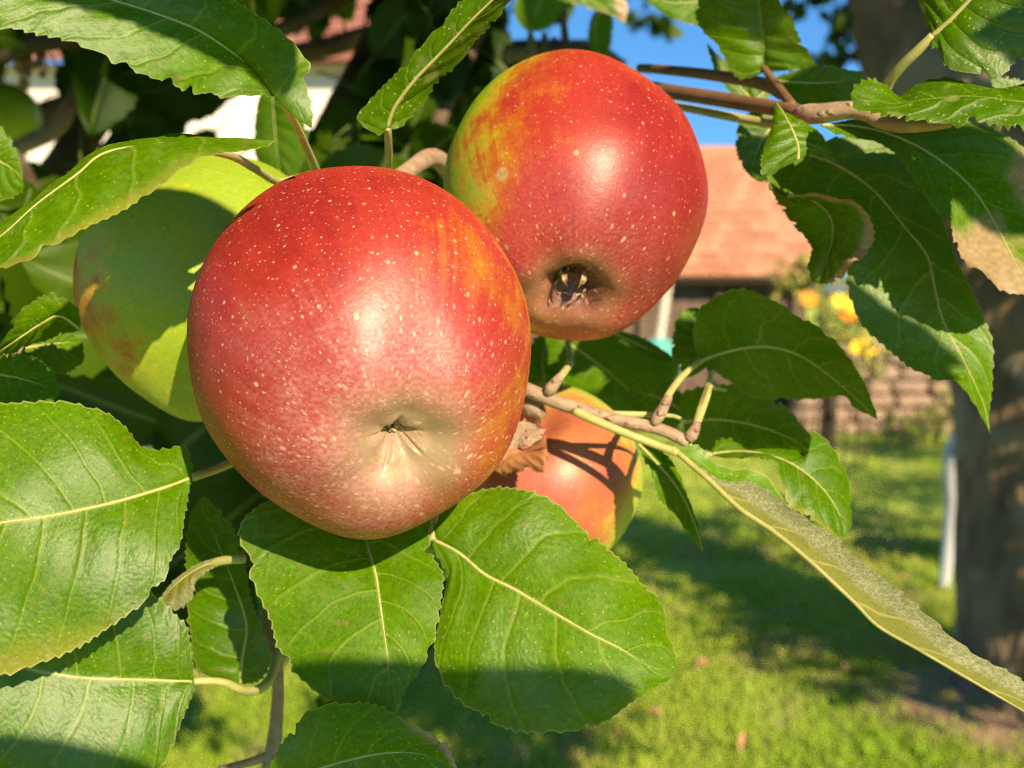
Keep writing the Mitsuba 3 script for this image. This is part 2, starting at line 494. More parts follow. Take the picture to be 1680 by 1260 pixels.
for r_ in range(rows):
    for c_ in range(colsn):
        w = tw * .965
        u = SU0 + (c_ + (.5 if r_ % 2 else 0)) * tw
        if u + w > SU1 + .08:
            w = SU1 + .05 - u
        b = trimesh.creation.box(extents=(w, ex * 1.35, .038))
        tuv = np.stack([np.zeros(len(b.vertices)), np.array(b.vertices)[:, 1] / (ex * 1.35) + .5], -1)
        a_ = math.atan2(RIDGE - EAVE, DEEP) - .055 + R_.uniform(-.012, .012)
        b.apply_transform(trimesh.transformations.rotation_matrix(a_, [1, 0, 0]))
        cpos = np.array([u + w / 2, 0, EAVE]) + dirv * (ex * (r_ + .55)) + nrv * (.02 + R_.uniform(0, .006))
        b.apply_translation(cpos)
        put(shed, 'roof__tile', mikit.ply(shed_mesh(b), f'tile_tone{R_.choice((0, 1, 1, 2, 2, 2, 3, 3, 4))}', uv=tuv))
rd = tube([[SU0, DEEP, RIDGE + .01], [SU1, DEEP, RIDGE + .01]], .09, 12, 24)
put(shed, 'roof__ridge', mikit.ply(shed_mesh(rd), 'tile', smooth=40))
put(shed, 'gutter', mikit.ply(shed_mesh(box(SU0, SU1, -.09, -.025, EAVE - .085, EAVE - .022)), 'dark_wood'))
for i_ in range(5):
    u = SU0 + .3 + i_ * .9
    put(shed, 'post', mikit.ply(shed_mesh(box(u, u + .09, .16, .25, 0, EAVE - .09)), 'board'))

# ---- white house far left
scene['plaster'] = rough_bsdf((.80, .76, .72), .9, spec=.1)


def roof_red(p, n, uv):
    return mix((.26, .10, .075), (.36, .17, .13), fbm(p.x * 3, p.y * 3, p.z * 3))


scene['red_roof'] = rough_bsdf(roof_red, .8, spec=.2)
house = thing('white_house', 'white plastered house with a reddish roof glimpsed through the leaves at the left', 'house')
put(house, 'wall', mikit.ply(box(-7.5, -1.75, 15.0, 21, 0, 4.55), 'plaster'))
HV = np.array([[-8.0, 14.5, 4.5], [-1.35, 14.5, 4.5], [-1.35, 18, 7.4], [-8.0, 18, 7.4], [-1.35, 21.5, 4.5], [-8.0, 21.5, 4.5],
               [-8.0, 14.5, 4.62], [-1.35, 14.5, 4.62], [-1.35, 18, 7.52], [-8.0, 18, 7.52], [-1.35, 21.5, 4.62], [-8.0, 21.5, 4.62]])
HF = [[6, 7, 8], [6, 8, 9], [9, 8, 10], [9, 10, 11], [0, 2, 1], [0, 3, 2], [3, 4, 2], [3, 5, 4], [0, 1, 7], [0, 7, 6], [1, 2, 8], [1, 8, 7], [2, 4, 10], [2, 10, 8], [3, 0, 6], [3, 6, 9], [5, 3, 9], [5, 9, 11], [4, 5, 11], [4, 11, 10]]
hroof = put(house, 'roof', mikit.ply(trimesh.Trimesh(HV, HF, process=False), 'red_roof'))
for i_ in range(12):                              # courses of tiles as real steps
    z0 = 4.66 + i_ * .24; y0 = 14.45 + i_ * .29
    m_ = box(-8.0, -1.35, y0, y0 + .33, z0 - .01, z0 + .025)
    m_.apply_transform(trimesh.transformations.rotation_matrix(.65, [1, 0, 0], [0, y0, z0]))
    put(house, 'roof__tile_course', mikit.ply(m_, 'red_roof'))
wf = put(house, 'window', mikit.ply(box(-5.2, -4.1, 14.93, 14.995, 1.0, 2.3), 'dark_wood'))
put(wf, 'frame', mikit.ply(trimesh.util.concatenate([box(-5.26, -5.2, 14.9, 14.99, .94, 2.36), box(-4.1, -4.04, 14.9, 14.99, .94, 2.36), box(-5.2, -4.1, 14.9, 14.99, 2.3, 2.36), box(-5.2, -4.1, 14.9, 14.99, .94, 1.0)]), 'plaster'))

# ---- dry stone wall right of the shed
def stone_color(p, n, uv):
    c = cell_rand(dr.floor(p.x * 5), dr.floor(p.z * 7))
    return mix((.24, .165, .12), (.46, .34, .25), .3 * c + .7 * fbm(p.x * 11, p.y * 11, p.z * 11))


scene['stone'] = rough_bsdf(stone_color, .9, spec=.2)
wall = thing('stone_wall', 'low wall of stacked beige stones at the end of the lawn', 'wall')
put(wall, 'core', mikit.ply(box(3.0, 8.0, 11.6, 12.1, 0, .98), 'dark_wood'))
z = .02
row = 0
while z < .93:
    h = R_.uniform(.10, .16)
    x = 2.95 + R_.uniform(0, .15)
    while x < 5.6:
        w = R_.uniform(.2, .42)
        s = trimesh.creation.icosphere(subdivisions=2)
        v = np.array(s.vertices)
        v = np.sign(v) * np.abs(v) ** .55
        v *= np.array([w / 2, .15, h / 2]) * .97
        v += np.array([x + w / 2, 11.56 + R_.uniform(-.03, .03), z + h / 2])
        v += (meshkit.noise(v * 9, 3)[:, None] - .5) * .03
        s.vertices = v
        put(wall, 'stone', mikit.ply(s, 'stone', smooth=50))
        x += w
    z += h
post = thing('wooden_post', 'dark upright wooden post in front of the stone wall', 'post')
put(post, 'shaft', mikit.ply(tube([[2.98, 10.3, -.05], [2.98, 10.3, .85]], [.055, .05], 10, 12, rough=.12), 'dark_wood', smooth=50))
put(post, 'cap', mikit.ply(tube([[2.98, 10.3, .85], [2.98, 10.3, .90]], [.065, .02], 10, 6), 'dark_wood', smooth=50))

# ---- turquoise upturned tub with a pale pole, on a bench before the shed
scene['turquoise'] = rough_bsdf((.12, .50, .42), .35, spec=.5)
scene['pale_paint'] = rough_bsdf((.75, .66, .58), .5)
bench = thing('garden_bench', 'plain wooden bench against the shed wall under the turquoise stand', 'bench')
put(bench, 'seat', mikit.ply(box(.9, 2.1, 10.5, 10.95, .66, .71), 'board'))
for xx in (.95, 1.98):
    put(bench, 'leg', mikit.ply(box(xx, xx + .07, 10.55, 10.62, 0, .66), 'board'))
    put(bench, 'leg', mikit.ply(box(xx, xx + .07, 10.83, 10.90, 0, .66), 'board'))
base_c = P(1082, 560, 10.7)
tub = thing('parasol_stand', 'turquoise round stand holding a pale pole in front of the shed', 'parasol stand')
prof = np.array([[0, .71], [.20, .71], [.205, .76], [.18, .86], [.13, .98], [.10, 1.04], [.055, 1.06], [0, 1.06]])
st = trimesh.creation.revolve(prof, sections=40)
st.apply_translation([base_c[0], base_c[1], 0])
put(tub, 'base', mikit.ply(st, 'turquoise', smooth=40))
put(tub, 'pole', mikit.ply(tube([[base_c[0], base_c[1], 1.03], [base_c[0] + .12, base_c[1], 1.95]], .042, 16, 8), 'pale_paint', smooth=40))

# ---- white garden chair half behind the trunk
scene['white_plastic'] = rough_bsdf((.50, .54, .58), .4, spec=.5)
chair = thing('garden_chair', 'white plastic garden chair half hidden behind the tree trunk', 'chair')
cb = P(1560, 962, 5.62); cx, cy = cb[0], cb[1]
def turn(m):
    q = np.array(m.vertices); a = -.50
    u, v = q[:, 0] - cx, q[:, 1] - cy
    m.vertices = np.stack([cx + u * math.cos(a) - v * math.sin(a), cy + u * math.sin(a) + v * math.cos(a), q[:, 2]], -1)
    return m
def leg(u, v, lean):
    return tube([[cx + u + lean[0], cy + v + lean[1], 0.0], [cx + u, cy + v, .44]], [.030, .040], 10, 10)
for (u, v, l_) in ((0.0, 0, (-.03, -.03)), (.46, 0, (.03, -.03)), (.02, .44, (-.03, .05)), (.44, .44, (.03, .05))):
    put(chair, 'leg', mikit.ply(turn(leg(u, v, l_)), 'white_plastic', smooth=40))
put(chair, 'seat', mikit.ply(turn(box(cx - .02, cx + .48, cy - .02, cy + .46, .42, .455)), 'white_plastic'))
put(chair, 'backrest', mikit.ply(turn(box(cx + .05, cx + .41, cy + .455, cy + .48, .50, .94)), 'white_plastic'))
put(chair, 'armrest', mikit.ply(turn(tube([[cx, cy, .44], [cx - .012, cy, .62], [cx + .0, cy + .01, .74], [cx + .05, cy + .03, .815], [cx + .13, cy + .12, .85], [cx + .12, cy + .42, .86]], [.040, .044, .042, .040, .036, .034], 10, 40)), 'white_plastic', smooth=40))
put(chair, 'armrest', mikit.ply(turn(tube([[cx + .46, cy, .44], [cx + .46, cy, .66], [cx + .45, cy + .08, .82], [cx + .43, cy + .40, .86]], .03, 10, 40)), 'white_plastic', smooth=40))

# ---- big tree at the right: leaning trunk, crown above the picture
def bark_color(p, n, uv):
    b = fbm(p.x * 16, p.y * 16, p.z * 5)
    g = smoothstep(.5, .7, fbm(p.x * 5, p.y * 5, p.z * 4))
    return mix(mix((.06, .042, .026), (.33, .24, .15), b), (.36, .33, .24), g * .6)


def bark_height(p, n, uv):
    w = noise(p.x * 7, p.y * 7, p.z * 3)
    return .05 * dr.abs(noise(p.x * 26 + 2 * w, p.y * 26, p.z * 6 + 2 * w) - .5) + .012 * fbm(p.x * 80, p.y * 80, p.z * 40)


scene['bark'] = rough_bsdf(bark_color, .9, height=bark_height, spec=.15, eps=4e-3)
tree = thing('garden_tree', 'old tree with a thick dark leaning trunk at the right edge', 'tree')
TD = 4.0
c_axis = [(1770, 1220, 4.0), (1752, 1120, 4.0), (1734, 1000, 4.0), (1724, 800, 4.0), (1708, 600, 4.02), (1660, 400, 4.05), (1600, 220, 4.1), (1530, 60, 4.15), (1490, -120, 4.2), (1450, -330, 4.3)]
tr = tube([P(*q) for q in c_axis], [.62, .42, .36, .33, .32, .31, .30, .28, .25, .2], 48, 120, rough=.22, seed=9)
put(tree, 'trunk', mikit.ply(tr, 'bark', smooth=True))
limbs = []
rg = random.Random(11)
crown_pts = []
for k_, (dx, dy, dz) in enumerate([(-1.6, .6, 1.6), (1.5, .3, 1.7), (-.5, 1.7, 1.9), (.5, -1.5, 1.6), (-1.9, -.5, 1.0), (1.8, 1.3, 1.2), (0, .2, 2.6)]):
    b0 = P(1490, -120, 4.2)
    e = b0 + np.array([dx, dy, dz])
    mdl = b0 + np.array([dx * .5, dy * .5, dz * .6])
    put(tree, 'limb', mikit.ply(tube([b0 - [0, 0, .15], mdl, e], [.11, .07, .025], 10, 16, rough=.2), 'bark', smooth=True))
    for q in range(11):
        s_ = .35 + .65 * rg.random()
        crown_pts.append(b0 + np.array([dx, dy, dz]) * s_ + np.array([rg.gauss(0, .35), rg.gauss(0, .35), rg.gauss(0, .22)]))


def leaf_cloud(centres, spread, per, size, seed):
    g = np.random.default_rng(seed)
    c = np.repeat(np.asarray(centres), per, 0)
    n = len(c)
    pos = c + g.normal(0, 1, (n, 3)) * np.asarray(spread)
    a = g.normal(0, 1, (n, 3)); a /= np.linalg.norm(a, axis=1, keepdims=True)
    b = np.cross(a, g.normal(0, 1, (n, 3))); b /= np.linalg.norm(b, axis=1, keepdims=True)
    nn = np.cross(a, b)
    L = size * g.uniform(.7, 1.3, n)[:, None]
    W = L * .32
    v = np.stack([pos - a * L * .5, pos - a * L * .12 + b * W + nn * L * .05, pos + a * L * .25 + b * W * .7, pos + a * L * .5 - nn * L * .08, pos + a * L * .25 - b * W * .7, pos - a * L * .12 - b * W + nn * L * .05], 1)
    f = np.array([[0, 5, 1], [1, 5, 4], [1, 4, 2], [2, 4, 3]])
    return trimesh.Trimesh(v.reshape(-1, 3), (np.arange(n)[:, None, None] * 6 + f).reshape(-1, 3), process=False)


def ground(x, y):
    d = (P(x, y, 1.0) - CAM)
    return CAM + d * (CAM[2] / -d[2])


def shade_clumps(targets, s_, jitter, seed, limb=True):
    g = random.Random(seed)
    out = []
    for t_ in targets:
        c = np.asarray(t_) + SUN * (s_ + g.uniform(-.3, .3)) + np.array([g.gauss(0, jitter), g.gauss(0, jitter), g.gauss(0, jitter * .6)])
        out.append(c)
    return out


b0 = P(1490, -120, 4.2)
shade = shade_clumps([P(x, y, 3.75) for x, y in ((1600, 80), (1640, 160), (1600, 250), (1690, 330), (1640, 430), (1620, 590), (1690, 720), (1620, 850), (1700, 960), (1560, 20), (1500, -60), (1600, -40))], 2.6, .10, 3)
shade += shade_clumps([ground(x, y) for x, y in ((1410, 735), (1450, 745), (1500, 750), (1550, 745), (1420, 790), (1470, 800), (1530, 800), (1400, 840), (1460, 850), (1530, 845), (1600, 800), (1340, 765), (1350, 820))], 6.0, .18, 4)
shade += shade_clumps([ground(x, y) for x, y in ((1080, 880), (1140, 885), (1200, 915), (1260, 955), (1330, 990), (1390, 1030), (1450, 1090), (1510, 1120), (1190, 860))], 4.2, .08, 5)
for k_ in range(0, len(shade), 5):
    put(tree, 'limb', mikit.ply(tube([b0 - [0, 0, .2], (b0 + shade[k_]) / 2 + [0, 0, .35], shade[k_]], [.07, .045, .012], 8, 14, rough=.2), 'bark', smooth=True))  # limbs added to carry the shading clumps
put(tree, 'crown', mikit.ply(leaf_cloud(shade, (.24, .24, .16), 120, .11, 25), 'leaf_far'), kind='stuff')  # unseen clumps added towards the sun to shade trunk and lawn
put(tree, 'crown', mikit.ply(leaf_cloud(crown_pts, (.30, .30, .22), 110, .10, 21), 'leaf_far'), kind='stuff')
# a few sprigs of that tree reaching into view against the sky
sp = [P(x, y, 4.3) for x, y in ((1310, 12), (1345, 5), (1355, 95), (1372, 100), (1375, 40), (1385, 55), (1430, 140), (1665, 110), (1390, 175), (1050, 30), (1090, 42))]
put(tree, 'crown', mikit.ply(leaf_cloud(sp, (.035, .05, .022), 16, .075, 22), 'leaf_far'), 'small sprigs of dark leaves against the blue sky', kind='stuff')

def soil_color(p, n, uv):
    return mix((.20, .12, .075), (.46, .32, .23), fbm(p.x * 9, p.y * 9, p.z * 9))


scene['earth'] = rough_bsdf(soil_color, .95, spec=.1)
sc = ground(1690, 1165)
an = np.linspace(0, 2 * np.pi, 64, endpoint=False)
sv = [[sc[0], sc[1], .06]]
for rr_ in (.2, .38, .52, .64):
    for a_ in an:
        q_ = rr_ * (1 + .25 * (meshkit.noise(np.array([math.cos(a_) * 2 + 5, math.sin(a_) * 2, 1.0])) - .5))
        x_, y_ = sc[0] + q_ * math.cos(a_) * 1.1, sc[1] + q_ * math.sin(a_)
        sv.append([x_, y_, float((meshkit.fbm(np.array([x_ * .8, y_ * .8, 0]), 3) - .5) * .07) + .035 - .05 * (rr_ / .64) ** 4])
sf = [[0, 1 + j, 1 + (j + 1) % 64] for j in range(64)]
for r_ in range(3):
    for j in range(64):
        a_, b_ = 1 + r_ * 64 + j, 1 + r_ * 64 + (j + 1) % 64
        sf += [[a_, a_ + 64, b_ + 64], [a_, b_ + 64, b_]]
scene['soil'] = mikit.ply(trimesh.Trimesh(sv, sf, process=False), 'earth', smooth=True)
labels['soil'] = {'label': 'bare brown earth round the foot of the leaning trunk', 'kind': 'structure'}
USED['soil'] = 0
scene['fallen'] = rough_bsdf(lambda p, n, uv: mix((.45, .20, .10), (.62, .40, .22), fbm(p.x * 60, p.y * 60, p.z * 60)), .7)
FALL = ['dry orange leaf on the lawn right of the broad leaf below the small apple', 'dry leaf in the middle of the sunlit lawn at the lower right', 'dry leaf on the lawn at the bottom edge right of centre',
        'dry leaf on the lawn left of the white chair, in front of the trunk', 'dry leaf on the far lawn under the crumpled sunlit leaf', 'dry leaf on the lawn below the long folded leaf',
        'dry leaf on the sunlit lawn just right of the tip of the broad leaf', 'dry leaf on the lawn at the bottom edge below the broad leaf']
for k_, (x, y) in enumerate(((1075, 1205), (1252, 1088), (1217, 1250), (1478, 962), (1300, 905), (1385, 1125), (1150, 1120), (1010, 1240))):
    g_ = ground(x, y); a_ = k_ * 2.1
    tt = np.linspace(0, 1, 9)
    v_, f_ = [], []
    for i_, t_ in enumerate(tt):
        for j_ in (-1, -.5, 0, .5, 1):
            w_ = .013 * math.sin(math.pi * t_ ** .8) * j_
            u_ = (t_ - .5) * .045
            v_.append([g_[0] + u_ * math.cos(a_) - w_ * math.sin(a_), g_[1] + u_ * math.sin(a_) + w_ * math.cos(a_), .055 + .02 * abs(j_) + .02 * math.sin(3 * t_ + k_)])
    for i_ in range(8):
        for j_ in range(4):
            q_ = i_ * 5 + j_
            f_ += [[q_, q_ + 1, q_ + 6], [q_, q_ + 6, q_ + 5]]
    fk = thing('fallen_leaf', FALL[k_], 'leaf', 'fallen leaves on the lawn')
    scene[fk] = mikit.ply(trimesh.Trimesh(v_, f_, process=False), 'fallen', smooth=True)

# ---- flowering shrub before the wall
scene['petal_orange'] = rough_bsdf((.85, .33, .02), .6)
scene['petal_yellow'] = rough_bsdf((.85, .62, .04), .6)


def bed_color(p, n, uv):
    return mix((.20, .25, .04), (.55, .50, .16), fbm(p.x * 8, p.y * 8, p.z * 8))


scene['bed_leaf'] = {'type': 'principledthin', 'base_color': mikit.proc(bed_color), 'roughness': .5, 'diff_trans': .5}


def flower(parent, c, r, bsdf, seed):
    g = random.Random(seed)
    ms = []
    for k in range(9):
        a = k * 2 * math.pi / 9 + g.uniform(-.15, .15)
        m = trimesh.creation.icosphere(subdivisions=1)
        m.apply_scale([r * .62, r * .26, r * .10])
        m.apply_translation([r * .55, 0, 0])
        m.apply_transform(trimesh.transformations.rotation_matrix(-.35, [0, 1, 0]))
        m.apply_transform(trimesh.transformations.rotation_matrix(a, [0, 0, 1]))
        ms.append(m)
    m = trimesh.creation.icosphere(subdivisions=1); m.apply_scale([r * .3, r * .3, r * .22]); ms.append(m)
    m = trimesh.util.concatenate(ms)
    m.apply_transform(trimesh.transformations.rotation_matrix(1.0 + g.uniform(-.3, .3), [1, 0, g.uniform(-.4, .4)]))
    m.apply_translation(c)
    put(parent, 'flower', mikit.ply(m, bsdf, smooth=40))


def shrub(label, spots, d, fl, seed):
    k = thing('flower_bush', label, 'bush')
    cs = [P(x, y, d + .2 * math.sin(i_)) for i_, (x, y) in enumerate(spots)]
    put(k, 'foliage', mikit.ply(leaf_cloud(cs, (.10, .12, .09), 60, .085, seed), 'bed_leaf'), kind='stuff')
    ms = [tube([[c[0] * .97 + .08, c[1], 0], [c[0] + .02, c[1], c[2] * .6], c], [.012, .009, .005], 6, 8) for c in cs]
    for m in ms:
        put(k, 'stem', mikit.ply(m, 'limb', smooth=True))
    for i_, (x, y, r, b) in enumerate(fl):
        flower(k, P(x, y, d - .25), r, b, seed + i_)


shrub('tall yellow-green bush with orange and yellow flowers right of the tiled roof',
      [(1350, 440), (1375, 470), (1340, 500), (1390, 520), (1410, 560), (1425, 590), (1370, 545), (1320, 470), (1300, 455)], 9.6,
      [(1325, 492, .075, 'petal_orange'), (1378, 497, .085, 'petal_yellow'), (1395, 505, .07, 'petal_yellow'), (1390, 520, .07, 'petal_orange'), (1405, 570, .07, 'petal_yellow'), (1430, 580, .06, 'petal_yellow'), (1415, 560, .05, 'petal_yellow')], 31)
shrub('small pale bush growing at the foot of the stone wall',
      [(1480, 700), (1500, 715), (1540, 690), (1570, 660)], 10.6, [(1500, 705, .05, 'petal_yellow')], 41)

# ================================================================== APPLES
AP = []        # per apple: blush vector (local), bias, etc.


def apple_param(idx, name):
    out = mi.Float(AP[0][name])
    for k in range(1, len(AP)):
        out = dr.select(idx == k, AP[k][name], out)
    return out


def apple_color(p, n, uv):
    idx = dr.floor(uv.x / 4)
    ph = (uv.x - 4 * idx) * (2 * math.pi)
    th = uv.y * math.pi
    sx, cx_ = dr.sin(th), dr.cos(th)
    d = mi.Vector3f(sx * dr.cos(ph), sx * dr.sin(ph), -cx_)      # calyx at -z
    G = {k: apple_param(idx, k) for k in ('bx', 'by', 'bz', 'bias', 'gain', 'ax', 'ay', 'az', 'olive', 'bloom', 'dots', 'pale', 'str', 'wash')}
    bl = d.x * G['bx'] + d.y * G['by'] + d.z * G['bz']
    big = fbm(d.x * 2.2 + idx * 9, d.y * 2.2, d.z * 2.2)
    mot = fbm(d.x * 9, d.y * 9 + idx * 5, d.z * 9)
    streak = noise(dr.cos(ph) * 16 + 40, dr.sin(ph) * 16 + idx * 7, d.z * 1.6)
    streak2 = noise(dr.cos(ph) * 42 + 40, dr.sin(ph) * 42 + idx * 7, d.z * 3.2)
    fine = noise(p.x * 1500, p.y * 1500, p.z * 1500)
    x = G['bias'] + G['gain'] * bl + 1.0 * (big - .5) + G['str'] * (.42 * (streak - .5) + .40 * (streak2 - .5)) + .45 * (mot - .5) + .22 * (fbm(p.x * 900, p.y * 900, p.z * 900) - .5)
    green = mix((.25, .40, .010), (.50, .46, .02), smoothstep(-.2, .35, x + .25 * (mot - .5)))
    c = mix(green, (.42, .130, .012), smoothstep(.0, .42, x))
    c = mix(c, (.355, .031, .020), smoothstep(.28, .80, x))
    c = mix(c, (.24, .012, .016), smoothstep(.85, 1.4, x) * .8)
    c = c * (.90 + .2 * fine)
    c = mix(c, (.66, .40, .26), G['wash'] * (.6 + .8 * mot))
    # calyx basin: olive / russet, pale centre; rim and open-well shade painted in
    near = th + .10 * (mot - .5) + .06 * (streak - .5)
    c = mix(c, mix((.20, .15, .05), (.28, .25, .12), mot), G['olive'] * (1 - smoothstep(.24, .50, near + .12 * (big - .5))))
    c = mix(c, mix((.05, .022, .008), (.30, .33, .14), G['pale']), (1 - smoothstep(.11, .28, near + .16 * (mot - .5))) * .85)
    # waxy bloom: pale, a little pink, in fine flecks
    reg = (1 - smoothstep(.30, 1.25, th + .7 * (big - .5) + .3 * (streak2 - .5))) * smoothstep(-.75, .15, bl + .5 * (big - .5))
    blo = reg * (.40 + .85 * smoothstep(.32, .7, fbm(p.x * 1500, p.y * 1500, p.z * 1500)))
    c = mix(c, mix((.34, .085, .105), (.46, .22, .235), smoothstep(.25, .75, mot + .25 * (1 - smoothstep(.3, .9, th)))), dr.clip(G['bloom'] * blo, 0, 1))
    # lenticels: pale dots, drawn out along the meridians near the calyx
    q = p * 560
    stretch = 1 + 1.3 * (1 - smoothstep(.35, 1.1, th))
    axis = mi.Vector3f(G['ax'], G['ay'], G['az'])
    er = axis - n * dr.dot(axis, n)
    er = er / dr.maximum(dr.norm(er), 1e-5)
    tot = mi.Float(0)
    for sc, off in ((1.0, 0.0), (.66, 31.0), (1.7, 57.0)):
        g = q * sc + off
        f = mi.Vector3f(dr.floor(g.x), dr.floor(g.y), dr.floor(g.z))
        r0 = cell_rand(f.x, f.y, f.z)
        h = mi.Vector3f(g.x - f.x - .28 - .44 * r0, g.y - f.y - .28 - .44 * cell_rand(f.y, f.z, f.x + 7), g.z - f.z - .28 - .44 * cell_rand(f.z, f.x + 3, f.y))
        along = dr.dot(h, er)
        h = h - er * (along * (1 - 1 / stretch))
        rr = dr.norm(h) * (.75 + .7 * cell_rand(f.y + 9, f.x, f.z)) + dr.select(cell_rand(f.z + 5, f.y, f.x) > G['dots'], .3, 0.0)
        tot = dr.maximum(tot, (1 - smoothstep(.06 / sc ** .5, .19, rr)) * (.5 + .5 * r0))
    c = mix(c, (.62, .44, .33), tot * .72)
    for k_, v_, r_ in SPOTS:
        dd = dr.norm(d - mi.Vector3f(*v_)) + .25 * r_ * (fine - .5)
        c = mix(c, mix((.34, .19, .08), (.50, .36, .18), fine), (1 - smoothstep(r_ * .75, r_, dd)) * dr.select(idx == k_, .9, 0.0))
    return c


SPOTS = []


def apple_height(p, n, uv):
    return .00003 * noise(p.x * 800, p.y * 800, p.z * 800) + .00003 * noise(p.x * 2400, p.y * 2400, p.z * 2400)


def apple_mesh(R, H, idx, taper=.07, cal=.17, stem=.30, nt=170, nph=240, seed=0, lobes=.016, calw=.24, puckered=False, boxy=.92):
    th = (np.pi * np.linspace(0, 1, nt) ** 1.35)[:, None]
    ph = np.linspace(0, 2 * np.pi, nph + 1)[None]
    rho = np.sin(th) ** boxy + 0 * ph
    h = -np.cos(th) + 0 * ph
    rho = rho * (1 + taper * h - .03 * h * h)
    wob = meshkit.fbm(np.stack([np.cos(ph) * rho * 1.1 + seed, np.sin(ph) * rho * 1.1, h * 1.1], -1), 2, seed) - .5
    lob = np.cos(5 * ph + seed) * np.clip(-h, 0, 1) ** 1.5 + .5 * np.cos(5 * ph + 1 + seed) * np.clip(h, 0, 1) ** 2
    sc = 1 + .11 * wob + lobes * lob * (rho > -1)
    x, y = rho * np.cos(ph) * sc, rho * np.sin(ph) * sc
    rr = np.hypot(x, y)
    h = h * sc
    ribs = 1 + (.06 if puckered else .25) * np.cos(5 * ph + seed) * np.exp(-((rr - .22) / .12) ** 2)
    h = np.where(th < np.pi / 2, h + cal * np.exp(-(rr / calw) ** 2) * ribs, h - stem * np.exp(-(rr / .26) ** 2))
    if puckered:
        gr = np.random.default_rng(seed)
        cut = 0
        for k in range(5):
            pk = 2 * np.pi * k / 5 + gr.uniform(-.25, .25)
            wr = (ph - pk - .9 * rr + np.pi) % (2 * np.pi) - np.pi
            ext = gr.uniform(.12, .19)
            cut = cut + np.exp(-(wr * rr / .011) ** 2) * np.clip((ext - rr) / .06, 0, 1) * gr.uniform(.7, 1.2)
        lump = meshkit.fbm(np.stack([x * 16 + seed, y * 16, 0 * x], -1), 3, seed) - .5
        win = np.exp(-(rr / .17) ** 4)
        h = h + np.where(th < 1.2, .030 * np.clip(cut, 0, 1.3) * win - .035 * np.exp(-((rr - .10) / .055) ** 2) * (1 + 1.6 * lump) + .035 * lump * win + .085 * np.exp(-((rr / .036) ** 2)), 0)
    V = np.stack([x * R, y * R, h * R * H], -1).reshape(-1, 3)
    n1 = nph + 1
    i, j = np.meshgrid(np.arange(nt - 1), np.arange(nph), indexing='ij')
    q = (i * n1 + j).ravel()
    F = np.vstack([np.stack([q, q + 1, q + n1 + 1], 1), np.stack([q, q + n1 + 1, q + n1], 1)])
    U = np.stack([(ph / (2 * np.pi) + 0 * th + 4 * idx).ravel(), (th / np.pi + 0 * ph).ravel()], -1)
    return V, F, U, h.min() * R * H, (h[0, 0] * R * H, h[-1, 0] * R * H)


